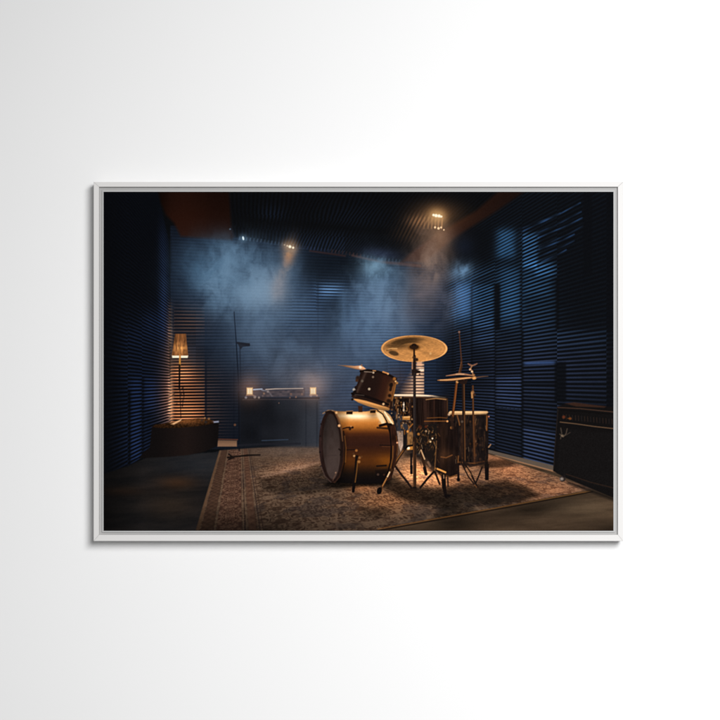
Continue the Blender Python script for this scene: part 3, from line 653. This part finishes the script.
    def shell(x, y):
        ye = y + .10 * (x - 360) * (y < 430) * 0 - 3.2 * np.clip((x - 372) / 20, 0, 1) ** 2 * np.clip((430 - y) / 14, 0, 1) * -1
        c = np.stack([np.interp(ye, yk, q) for q in (rk, gk, bk)], -1)
        hot = np.exp(-((x - 356) / 11) ** 2 - ((y - (416.6 + .03 * (x - 356))) / 3.0) ** 2)
        c = c + hot[..., None] * np.array((44, 68, 84))
        side = .62 + .38 * np.clip((x - 339) / 10, 0, 1)
        c = c * side[..., None]
        c = c + (np.exp(-((x - 386) / 9) ** 2 - ((y - 461) / 7) ** 2))[..., None] * np.array((34, 20, 2))
        c = c - (np.exp(-((x - 373) / 4.5) ** 2 - ((y - 415) / 3.4) ** 2))[..., None] * np.array((110, 95, 70)) * .7
        return c.astype(np.float32) * (1 + .05 * (I.vnoise(x / 3, y / 2., 190) - .5))[..., None]
    I.poly([(330, 410.6), (340, 411.2), (352, 411.6), (366, 411.4), (378, 409.6), (385, 411), (391, 417), (395, 427), (397.6, 440), (397.6, 452), (395, 466), (391.4, 478), (386, 483), (362, 484), (332, 482)], shell, soft=.9)
    # rear hoop
    I.poly([(378, 409.4), (384.4, 410.6), (390, 415), (393.8, 422), (394, 425.5), (388, 424), (385, 417.6), (381, 412)], lambda x, y: np.array((198, 150, 98), np.float32) * (.8 + .4 * I.vnoise(x / 1.2, y / 1.2, 192))[..., None], soft=.9)
    I.poly([(376, 412.2), (380, 413), (384.4, 419), (386, 424.4), (382, 424.6), (378, 418)], (240, 206, 158), soft=2.)
    I.line([(384.6, 412), (389.4, 419.4), (392.4, 423.6)], [1.4, 2.2, 1.2], (252, 222, 176), a=.95)
    I.poly([(386.6, 424.4), (394.4, 424.4), (397.8, 440), (397.6, 454), (394.6, 467), (390.8, 479), (386.4, 481), (390, 468), (391.4, 452), (390.4, 436)], lambda x, y: np.array((36, 20, 14), np.float32) * (.6 + 1.0 * I.vnoise(x / 1., y / 6., 194))[..., None], soft=.9)
    I.line([(377.6, 410.6), (382.6, 414), (386.6, 421), (390, 433), (391.2, 447), (390.4, 462), (387, 475)], 1.2, (14, 10, 10))
    I.line([(393, 446), (392.6, 458), (390.6, 468)], 1.1, (160, 100, 40), a=.5); I.line([(396.2, 436), (397.4, 444), (396.8, 455)], .8, (110, 64, 30), a=.7)
    I.dot(397.2, 442.6, .9, (226, 156, 116)); I.line([(380, 425.6), (386, 424), (391, 424.6)], 2.6, (26, 15, 12)); I.dot(379.4, 422.6, 1.1, (190, 134, 80)); I.line([(377.4, 427.6), (388, 428.4)], 2., (32, 18, 13), a=.8)
    I.line([(380, 445), (390, 445.4)], .9, (20, 13, 12), a=.8); I.line([(382, 446.4), (390, 446.6)], .7, (104, 62, 34), a=.5)
    I.line([(377, 466), (386, 465.4)], 1.8, (22, 14, 12), a=.9); I.dot(378, 474.4, 1.2, (148, 108, 86), .9); I.dot(384, 474.6, 1., (120, 66, 40), .8); I.poly([(375, 470), (387, 469), (388, 478), (376, 479)], (16, 11, 11), soft=1.5, a=.6)
    # lugs and brackets on the shell
    for x, y, w_, h_ in ((349.6, 412.6, 6.4, 3.2), (373, 411.4, 5.6, 3.)):
        I.poly([(x - w_ / 2, y - h_ / 2), (x + w_ / 2, y - h_ / 2 - .2), (x + w_ / 2 - .4, y + h_ / 2), (x - w_ / 2, y + h_ / 2)], (30, 18, 13), soft=.9); I.line([(x - w_ / 2, y - 1.4), (x + w_ / 2, y - 1.7)], .8, (180, 126, 78), a=.8)
    I.line([(343, 428.6), (347, 427.4), (352.6, 427.4)], [1.2, 1.3, 2.2], (38, 21, 15)); I.dot(351, 426.2, .9, (178, 118, 70)); I.dot(350, 429, 1.2, (38, 22, 16))
    I.line([(340, 449.6), (347, 449.8), (355, 449.6)], .9, (24, 15, 13), a=.9)
    # front hoop, seam and head
    I.poly([(331, 410.2), (336, 412.4), (340, 421), (343, 434), (344.2, 447), (343.4, 462), (340, 477), (335, 483), (331, 482)], lambda x, y: np.array((44, 27, 20), np.float32) * (.9 + .35 * I.vnoise(x / 1.5, y / 8., 196))[..., None] + (np.exp(-((y - 418) / 7.) ** 2) * np.clip((x - 333) / 5, 0, 1))[..., None] * np.array((60, 40, 24), np.float32), soft=.9)
    I.line([(343.6, 431), (345.2, 446), (344.6, 462), (342, 474)], 1.1, (18, 12, 11), a=.9); I.line([(344.6, 436), (346, 448), (345.4, 462)], 1.2, (140, 86, 36), a=.45)
    I.ell(331.2, 446.2, 12.2, 35.8, lambda x, y: np.array((33, 21, 18), np.float32) * (.85 + .25 * I.vnoise(x / 1.6, y / 2.4, 197))[..., None] + (np.exp(-((x - 320.5) / 1.6) ** 2))[..., None] * np.array((12, 9, 10), np.float32), ang=-.03, soft=.9)
    I.ell(331.6, 446.4, 8.6, 32.6, lambda x, y: np.array((60, 48, 44), np.float32) * (.72 + .38 * np.clip((y - 418) / 40, 0, 1) - .18 * np.exp(-((x - 325) / 3) ** 2))[..., None] + ((I.vnoise(x / 2.5, y / 7, 198) - .5) * 9)[..., None], ang=-.035, soft=1.3)
    I.ell(333, 460, 4.5, 9, (70, 58, 54), soft=8, a=.45); I.line([(328, 455.6), (333, 455.2), (337, 455.4)], .7, (54, 42, 40), a=.6)
    I.line([(334.6, 411.4), (338.6, 419), (341.4, 430), (342.6, 441)], [1.8, 2.2, 1.5, 1.], (118, 78, 48), a=.65); I.line([(323, 413.4), (328, 410.4), (333, 410.6)], 1.2, (150, 112, 78), a=.75)
    I.line([(326, 412), (330.6, 411.2), (334, 413.5)], 2., (26, 16, 14), a=.8)
    I.dot(339.2, 425.6, 1.3, (226, 168, 116)); I.dot(335.8, 472.6, .8, (170, 130, 100), .8); I.dot(336.4, 412.6, 1.2, (214, 164, 112)); I.line([(336.6, 472), (333, 480)], 1.2, (92, 66, 52), a=.6)
    for y in (424, 436, 452, 466): I.dot(319.6 + abs(446 - y) * .075, y, .9, (26, 18, 18), .9)
    I.line([(321, 466), (325, 476), (331, 482)], 1.1, (82, 66, 60), a=.5); I.line([(339, 449), (341.5, 451), (340.5, 455)], 1.4, (24, 16, 14), a=.9)
    # spur
    I.line([(356.4, 458), (355.4, 470), (354, 484)], 2.3, (22, 15, 13)); I.line([(357.6, 461), (356.6, 472), (355.2, 482)], 1.1, (118, 76, 34), a=.75)
    I.line([(354, 484), (353.2, 491)], 2.9, (16, 12, 12))
    for x, y, r, c in ((356.4, 450.4, 1.3, (140, 86, 42)), (354.2, 455.8, 1.1, (176, 130, 84)), (357, 456.6, 1.6, (22, 15, 13)), (359.6, 457.6, 1.3, (132, 84, 44)), (359, 461.6, 1.4, (150, 100, 54)), (353.6, 453.6, 1.1, (74, 44, 26)), (361.6, 456.6, .9, (84, 50, 26))): I.dot(x, y, r, c)
    # rear spur and rubber foot
    I.line([(391.6, 469.6), (386.8, 478), (381.6, 488)], 2.4, (52, 32, 20)); I.line([(389.6, 472), (387.4, 476.6)], 1.3, (222, 180, 134)); I.line([(386.6, 478), (382.4, 486)], 1.0, (176, 116, 60), a=.9)
    I.ell(379.4, 490.6, 2.5, 3.7, (14, 11, 11), ang=.3); I.line([(382.6, 486), (382, 493)], .9, (110, 68, 38), a=.6)

    # rack tom
    def tomc(x, y):
        k = ((x - 356) + .0 * (y - 388)) / 38
        c = np.array((31, 19, 16), np.float32) + (np.exp(-((x - 391.5 + .25 * (y - 390)) / 4.2) ** 2) * np.clip((y - 376) / 10, 0, 1))[..., None] * np.array((84, 50, 20), np.float32)
        c = c + (np.exp(-((x - 383 + .25 * (y - 390)) / 5) ** 2))[..., None] * np.array((16, 6, 2), np.float32)
        c = c + (np.exp(-((x - 360.5 + .45 * (y - 384)) / 1.6) ** 2))[..., None] * np.array((26, 22, 18), np.float32)
        return c
    I.poly([(358, 406), (362.4, 406), (362.4, 412), (358.6, 412)], (56, 30, 18), a=.95)
    I.poly([(361, 370.4), (368, 369.4), (378, 370.8), (388, 373.6), (395, 377.4), (396.6, 380.4), (395.4, 389), (393, 399), (390.6, 409.4), (384, 408), (370, 403), (354, 398.8), (351.4, 396.6), (352.6, 393), (357.4, 383.4)], tomc, soft=.9)
    I.line([(360.6, 371.4), (368, 370.2), (378, 371.6), (388, 374.4), (396, 378.8)], 2.2, (24, 15, 12)); I.line([(364.4, 371.6), (372, 372.2)], .9, (132, 112, 96), a=.9); I.dot(373.4, 372.6, 1.0, (176, 152, 126)); I.line([(373, 370.6), (375.6, 370.8)], 1., (176, 124, 78)); I.line([(383, 371.8), (388.2, 373.6)], 1.5, (188, 124, 72)); I.dot(388, 374, .8, (232, 180, 130), .7)
    I.line([(352.4, 393.6), (360, 394.6), (372, 398.4), (388, 404.4)], 2.6, (20, 13, 12)); I.line([(353, 396.4), (366, 399), (388, 406.4)], 1.1, (40, 26, 20)); I.line([(355, 394.6), (364, 395.4)], .8, (72, 60, 52), a=.8)
    I.poly([(352.8, 398.8), (358, 398.9), (366, 400.6), (378, 404.4), (386, 406.9), (390, 408.9), (388.6, 410.6), (381, 409.9), (368, 406.2), (358, 402.4)], lambda x, y: np.array((206, 142, 80), np.float32) * (.78 + .3 * np.exp(-((y - (400 + .25 * (x - 355) - .6)) / 1.3) ** 2) - .18 * np.clip((x - 378) / 12, 0, 1))[..., None], soft=.9)
    for x, y, r, c in ((373, 377, 1.1, (118, 96, 78)), (369.2, 389, 1.25, (184, 162, 134)), (362.2, 381, 1.3, (92, 80, 68)), (354, 389.6, 1.4, (170, 158, 146)), (356, 387.4, 1.5, (30, 20, 17)), (355, 391.8, 1.6, (20, 14, 13)), (358, 378, 2.2, (40, 25, 18)), (357, 380.4, 1.5, (60, 36, 22)), (383.4, 404, 1.2, (214, 168, 120)), (394.4, 378.8, 1.6, (148, 92, 42)), (397, 383, 1.2, (164, 110, 58)), (395.6, 381.4, .9, (226, 172, 108)), (391, 385, 1.9, (24, 15, 12)), (389.6, 395.6, 1.7, (26, 15, 12)), (352.4, 399.4, 1.2, (22, 15, 14)), (388.6, 401, 2.2, (30, 18, 14))): I.dot(x, y, r, c, .95)
    I.line([(391.6, 384), (390.4, 390)], 2.6, (28, 17, 13), a=.9); I.line([(395.6, 384), (393.6, 394), (391.6, 402)], 1.2, (140, 88, 38), a=.8); I.line([(391.4, 402), (390.6, 408)], 2.4, (34, 20, 15), a=.9)
    # splash cymbal over the tom
    I.poly([(339.6, 365.2), (346, 365.2), (354, 365.9), (360.6, 365.6), (363.4, 366.8), (366, 369), (362, 370.2), (355, 369), (347, 367.2)], lambda x, y: np.array((178, 128, 92), np.float32) * (.62 + .6 * np.clip((x - 344) / 17, 0, 1))[..., None] * (1.05 - .35 * np.clip((y - 367 - .12 * (x - 352)) / 1.5, 0, 1))[..., None], soft=.7)
    I.dot(360.4, 367.2, 1.4, (246, 216, 184)); I.dot(361.6, 365.2, .9, (128, 92, 72)); I.line([(338, 365.2), (344, 365.6)], .6, (110, 90, 80), a=.8)

    # crash cymbal on its stand
    def crash(x, y):
        u, v = (x - 414.2) / 33.2, (y - 348.6) / 13.3
        r = np.sqrt(u * u + v * v); th = np.arctan2(v, u)
        c = np.array((174, 118, 65), np.float32) * (1 + .02 * np.sin(r * 60) + .025 * np.sin(r * 23 + 1))[..., None]
        dkz = np.exp(-((th + 2.05) / .85) ** 4) * np.clip((r - .34) / .16, 0, 1) * np.clip((.93 - r) / .16, 0, 1)
        dkz = np.maximum(dkz, .8 * np.exp(-((u + .55) / .5) ** 2 - ((v + .22) / .22) ** 2) * np.clip((.95 - r) / .1, 0, 1))
        c = c * (1 - .62 * dkz)[..., None]
        c = c * (1 + .16 * np.exp(-((th - 1.3) / .8) ** 2) * (r > .15) + .1 * np.exp(-((th - .15) / .5) ** 2) - .14 * np.exp(-((th - .75) / .22) ** 2) * (r > .2) + .10 * np.exp(-((th - 2.5) / .3) ** 2))[..., None]
        c = c * (.93 + .14 * I.vnoise(x / 1.8, y / .8, 200))[..., None]
        rim = np.exp(-((r - .97) / .028) ** 2)
        return c + rim[..., None] * np.array((46, 38, 28), np.float32) * (.4 + .6 * (np.abs(u) > .2))[..., None]
    I.ell(414.2, 348.6, 33.2, 13.3, crash, ang=.005, soft=.9)
    I.ell(393.8, 353.2, 5., 2.3, (66, 46, 28), ang=.25, soft=1.6, a=.92); I.line([(388, 349.4), (392, 348.4), (397, 348.6)], .9, (226, 172, 108), a=.7); I.line([(386.6, 350.4), (391, 349.6)], 1.1, (84, 58, 32), a=.6)
    I.ell(414, 347.4, 6.2, 3.3, (118, 74, 34), soft=1.6, a=.9); I.ell(414, 347, 4.6, 2.5, (44, 27, 16), soft=1.2); I.ell(414, 345.2, 2.4, 1.6, (26, 17, 13), soft=1.)
    I.dot(430.5, 353.6, 1.1, (220, 170, 110), .6)
    I.line([(414, 346), (414.2, 357)], 1.8, (40, 24, 16))
    I.line([(414.4, 356), (414.5, 368), (414.4, 374)], [2.6, 3., 3.4], (34, 23, 19)); I.line([(412.2, 362), (412.2, 369)], 1., (188, 126, 82), a=.8)
    I.poly([(411.6, 369.6), (416, 369.6), (420.6, 371), (420, 373), (416.4, 373.4), (416, 376), (412, 375.6)], (32, 22, 19)); I.dot(419.6, 374.6, .9, (60, 42, 34))
    I.dot(416.6, 359.6, 1.6, (46, 30, 22)); I.dot(413.6, 357.4, 1.2, (70, 44, 26))
    I.line([(414.4, 374), (414.5, 400), (414.6, 440)], 2.7, (36, 29, 28)); I.line([(413.8, 378), (414, 438)], .8, (64, 52, 48), a=.6)
    I.line([(414.6, 438), (414.6, 487.6)], 3.3, (40, 26, 19)); I.line([(413.7, 442), (413.7, 486)], .9, (116, 72, 40), a=.65); I.line([(416, 455), (416, 486)], .7, (96, 62, 38), a=.7)
    I.ell(414.6, 487.6, 2., 1., (22, 16, 14))

    # ---- guitar amplifier at the right -------------------------------------------------
    I.poly([(557.4, 406.4), (566, 403.6), (614, 407), (614, 498), (590, 488), (566, 478), (553, 471), (555, 440)], (17, 15, 15), soft=1.)
    I.poly([(559.5, 428), (614, 433.6), (614, 490), (590, 484), (557, 473)], lambda x, y: np.array((19, 17, 17), np.float32) + ((I.vnoise(x / .8, y / .8, 210) - .5) * 5)[..., None], soft=1.5, a=.9)
    I.poly([(565, 403.4), (574, 402.2), (590, 404.4), (606, 406.4), (604, 407.6), (576, 406.4)], (52, 33, 25), soft=1.3, a=.9)
    I.line([(557.6, 407.4), (580, 408.6), (614, 412)], 1.1, (66, 46, 36), a=.75); I.line([(560, 409.8), (614, 414.4)], 1., (14, 12, 12))
    I.line([(560, 422), (576, 423.8), (594, 426.4), (614, 428.6)], 1.1, (96, 72, 52), a=.8)
    for k in range(17):
        x = 563 + k * 3.05; y = 416.2 + (x - 563) * .1
        I.line([(x, y - 1.8), (x + .2, y + 2.6)], 1.1, (54, 38, 30) if k % 3 else (40, 34, 34), a=.4)
    I.dot(563.6, 417, 1.6, (96, 46, 26), .8); I.dot(570, 418.4, 1.4, (98, 54, 26), .8); I.line([(567.6, 418.3), (571, 418.8)], .9, (120, 66, 28), a=.6)
    I.line([(560.6, 428), (561.6, 433), (560.4, 438.6)], 1., (96, 82, 68), a=.5); I.line([(559.6, 434), (563, 437), (566, 433.4), (567, 428.6)], .9, (120, 100, 80), a=.45); I.line([(564, 436), (570, 432.4)], .9, (90, 76, 62), a=.4); I.dot(562.4, 435.6, 1.2, (140, 118, 94), .6)
    I.line([(566, 474), (590, 482), (614, 488)], 1., (48, 32, 24), a=.6)
    I.line([(553.6, 468), (554.4, 450), (557.8, 410)], 1., (36, 30, 28), a=.6)
    I.ell(562.5, 478.6, 3., 2.9, (42, 34, 32)); I.ell(561.6, 478.8, 1.7, 1.5, (150, 136, 126), soft=1.6, a=.8); I.dot(564, 475.8, 1.4, (24, 20, 20))
    I.poly([(566, 480), (592, 489), (614, 497.6), (614, 501), (592, 493), (568, 484)], (16, 13, 12), soft=3, a=.7)

    # the softness and the slight grain of a printed enlargement, darker towards the very edge of the canvas
    C = np.clip(I.C, 0, 1)
    C = I.blur(C, .24)
    C = np.clip(C + .55 * (C - I.blur(C, .8)), 0, 1)
    g = np.random.default_rng(99).normal(0, 1, (PH, PW)).astype(np.float32)
    g = I.blur(g, .35); g /= g.std()
    C = C + inv(g) * (.002 + .006 * C)
    return np.clip(C, 0, 1)


# ---------------------------------------------------------------- scene helpers
scene = bpy.context.scene
col = scene.collection


def P(x, y, z):
    """layout (x right, y down, measured at the print) -> metres, true size at depth z"""
    k = (CAM_D - (z - Z_PRINT)) / CAM_D
    return Vector(((x - 360) * S * k, (360 - y) * S * k, z))


def link(name, bm, mat, parent=None, smooth=False):
    me = bpy.data.meshes.new(name)
    bm.normal_update(); bm.to_mesh(me); bm.free()
    for p in me.polygons: p.use_smooth = smooth
    me.materials.append(mat)
    o = bpy.data.objects.new(name, me); col.objects.link(o)
    if parent: o.parent = parent
    return o


def principled(name, rgb, rough=.6, spec=.3, bump=0., bscale=300., mottle=0.):
    m = bpy.data.materials.new(name); m.use_nodes = True
    nt = m.node_tree; b = nt.nodes['Principled BSDF']
    b.inputs['Base Color'].default_value = (*rgb, 1)
    b.inputs['Roughness'].default_value = rough
    b.inputs['Specular IOR Level'].default_value = spec
    tc = nt.nodes.new('ShaderNodeTexCoord')
    if mottle:
        n = nt.nodes.new('ShaderNodeTexNoise'); n.inputs['Scale'].default_value = 9; n.inputs['Detail'].default_value = 6
        r = nt.nodes.new('ShaderNodeMix'); r.data_type = 'RGBA'
        r.inputs[6].default_value = (*[c * (1 - mottle) for c in rgb], 1); r.inputs[7].default_value = (*[min(1, c * (1 + mottle)) for c in rgb], 1)
        nt.links.new(tc.outputs['Object'], n.inputs['Vector']); nt.links.new(n.outputs['Fac'], r.inputs[0]); nt.links.new(r.outputs[2], b.inputs['Base Color'])
    if bump:
        n = nt.nodes.new('ShaderNodeTexNoise'); n.inputs['Scale'].default_value = bscale; n.inputs['Detail'].default_value = 4
        bp = nt.nodes.new('ShaderNodeBump'); bp.inputs['Strength'].default_value = bump; bp.inputs['Distance'].default_value = .001
        nt.links.new(tc.outputs['Object'], n.inputs['Vector']); nt.links.new(n.outputs['Fac'], bp.inputs['Height']); nt.links.new(bp.outputs['Normal'], b.inputs['Normal'])
    return m


M_wall = principled('wall_paint', (.84, .84, .84), .9, .1, bump=.05, bscale=420, mottle=.004)
M_rail = principled('white_lacquer', (.672, .660, .648), .5, .25, bump=.04, bscale=700, mottle=.012)
M_back = principled('backing_board', (.40, .395, .39), .8, .1, mottle=.02)
M_canvas = principled('canvas_edge', (.45, .45, .445), .85, .05, bump=.15, bscale=1500)

# ---------------------------------------------------------------- wall
bm = bmesh.new()
vs = [bm.verts.new(v) for v in ((-3.2, -2.4, 0), (3.2, -2.4, 0), (3.2, 2.4, 0), (-3.2, 2.4, 0))]
bm.faces.new(vs)
wall = link('wall', bm, M_wall)
wall['kind'] = 'structure'
wall['label'] = 'plain white wall behind the framed print'
wall['category'] = 'wall'

# ---------------------------------------------------------------- the framed print
root = bpy.data.objects.new('framed_print', None); col.objects.link(root)
root.empty_display_size = .1
root['label'] = 'white framed print of a gold drum kit in a smoky dark room, on white wall'
root['category'] = 'framed picture'

OX0, OX1, OY0, OY1 = 93.6, 623.1, 182.0, 541.1          # outer outline of the frame
IX0, IX1, IY0, IY1 = 98.9, 617.9, 186.8, 534.8          # inner outline of the rails
OC = [P(OX0, OY0, Z_RAIL), P(OX1, OY0, Z_RAIL), P(OX1, OY1, Z_RAIL), P(OX0, OY1, Z_RAIL)]
IC = [P(IX0, IY0, Z_RAIL), P(IX1, IY0, Z_RAIL), P(IX1, IY1, Z_RAIL), P(IX0, IY1, Z_RAIL)]
for i in range(4):
    j = (i + 1) % 4
    a, b, c, d = [Vector(v) for v in (OC[i], OC[j], IC[j], IC[i])]
    t = (b - a).normalized() * .00005                    # hairline at the mitres
    a += t; b -= t; c -= t; d += t
    bm = bmesh.new()
    top = [bm.verts.new(v) for v in (a, b, c, d)]
    bot = [bm.verts.new((v.x, v.y, .0012)) for v in (a, b, c, d)]
    bm.faces.new(top[::-1]); bm.faces.new(bot)
    for k in range(4):
        l = (k + 1) % 4
        bm.faces.new((top[k], top[l], bot[l], bot[k]))
    bmesh.ops.recalc_face_normals(bm, faces=bm.faces[:])
    edges = [e for e in bm.edges if all(abs(v.co.z - Z_RAIL) < 1e-6 for v in e.verts)]
    bmesh.ops.bevel(bm, geom=edges, offset=.0006, segments=2, profile=.6, affect='EDGES')
    link('frame_rail', bm, M_rail, root)

bm = bmesh.new()
k0, k1 = P(OX0 + 2, OY0 + 2, Z_BACK), P(OX1 - 2, OY1 - 2, Z_BACK)
lo, hi = (min(k0.x, k1.x) + .004, min(k0.y, k1.y) + .004), (max(k0.x, k1.x) - .004, max(k0.y, k1.y) - .004)


def slab(bm, x0, y0, x1, y1, z0, z1, bev=0.):
    r = bmesh.ops.create_cube(bm, size=1)
    for v in r['verts']:
        v.co = ((x0 + x1) / 2 + v.co.x * (x1 - x0), (y0 + y1) / 2 + v.co.y * (y1 - y0), (z0 + z1) / 2 + v.co.z * (z1 - z0))
    if bev: bmesh.ops.bevel(bm, geom=bm.edges[:], offset=bev, segments=2, affect='EDGES')


g0, g1 = P(IX0, IY1, Z_BACK), P(IX1, IY0, Z_BACK)
k = (CAM_D - (Z_RAIL - Z_PRINT)) / (CAM_D - (Z_BACK - Z_PRINT))
slab(bm, IC[3].x + .0001, IC[3].y + .0001, IC[1].x - .0001, IC[1].y - .0001, .003, Z_BACK)
link('backing_board', bm, M_back, root)

canvas_p0, canvas_p1 = P(PX0 - 1.7, PY1 + 1.7, Z_CANVAS), P(PX1 + 1.7, PY0 - 1.7, Z_CANVAS)
bm = bmesh.new()
slab(bm, canvas_p0.x, canvas_p0.y, canvas_p1.x, canvas_p1.y, Z_BACK + .0003, Z_CANVAS, .0006)
canvas = link('stretched_canvas', bm, M_canvas, root)

# the printed sheet: a fine flat grid carrying its ink
ink = print_colours()
lin = np.where(ink <= .04045, ink / 12.92, ((ink + .055) / 1.055) ** 2.4) * INK_GAIN
me = bpy.data.meshes.new('printed_picture')
gx = np.linspace(PX0, PX1, PW); gy = np.linspace(PY0, PY1, PH)
co = np.zeros((PH, PW, 3), np.float32)
co[..., 0] = ((gx - 360) * S)[None, :]; co[..., 1] = ((360 - gy) * S)[:, None]; co[..., 2] = Z_PRINT
idx = np.arange(PW * PH, dtype=np.int32).reshape(PH, PW)
quads = np.stack([idx[1:, :-1], idx[1:, 1:], idx[:-1, 1:], idx[:-1, :-1]], -1).reshape(-1)
nq = (PW - 1) * (PH - 1)
me.vertices.add(PW * PH); me.vertices.foreach_set('co', co.ravel())
me.loops.add(nq * 4); me.loops.foreach_set('vertex_index', quads)
me.polygons.add(nq); me.polygons.foreach_set('loop_start', np.arange(0, nq * 4, 4, dtype=np.int32))
me.update(calc_edges=True)
at = me.color_attributes.new('ink', 'FLOAT_COLOR', 'POINT')
rgba = np.ones((PH * PW, 4), np.float32); rgba[:, :3] = lin.reshape(-1, 3)
at.data.foreach_set('color', rgba.ravel())
m = bpy.data.materials.new('printed_ink'); m.use_nodes = True
nt = m.node_tree; bs = nt.nodes['Principled BSDF']
bs.inputs['Roughness'].default_value = 1.; bs.inputs['Specular IOR Level'].default_value = 0.
an = nt.nodes.new('ShaderNodeAttribute'); an.attribute_name = 'ink'
nt.links.new(an.outputs['Color'], bs.inputs['Base Color'])
me.materials.append(m)
pr = bpy.data.objects.new('printed_picture', me); col.objects.link(pr); pr.parent = canvas

# ---------------------------------------------------------------- light
w = bpy.data.worlds.new('World'); scene.world = w; w.use_nodes = True
w.node_tree.nodes['Background'].inputs['Color'].default_value = (1, 1, 1, 1)
w.node_tree.nodes['Background'].inputs['Strength'].default_value = FILL
ld = bpy.data.lights.new('soft_lamp', 'AREA'); ld.shape = 'DISK'; ld.size = LAMP_SIZE; ld.energy = LAMP_E
ld.color = (1, 1, 1)
lo_ = bpy.data.objects.new('soft_lamp', ld); col.objects.link(lo_)
lo_.location = LAMP_POS
lo_.rotation_euler = (Vector(LAMP_AIM) - Vector(LAMP_POS)).to_track_quat('-Z', 'Y').to_euler()

# ---------------------------------------------------------------- camera
cd = bpy.data.cameras.new('camera'); cd.sensor_width = 36
cd.lens = 36 * CAM_D / (720 * S); cd.clip_end = 50; cd.clip_start = .05
cam = bpy.data.objects.new('camera', cd); col.objects.link(cam)
cam.location = (0, 0, Z_PRINT + CAM_D)
scene.camera = cam

scene.view_settings.view_transform = 'Standard'; scene.view_settings.look = 'None'
scene.view_settings.exposure = 0; scene.view_settings.gamma = 1
scene.cycles.max_bounces = 6
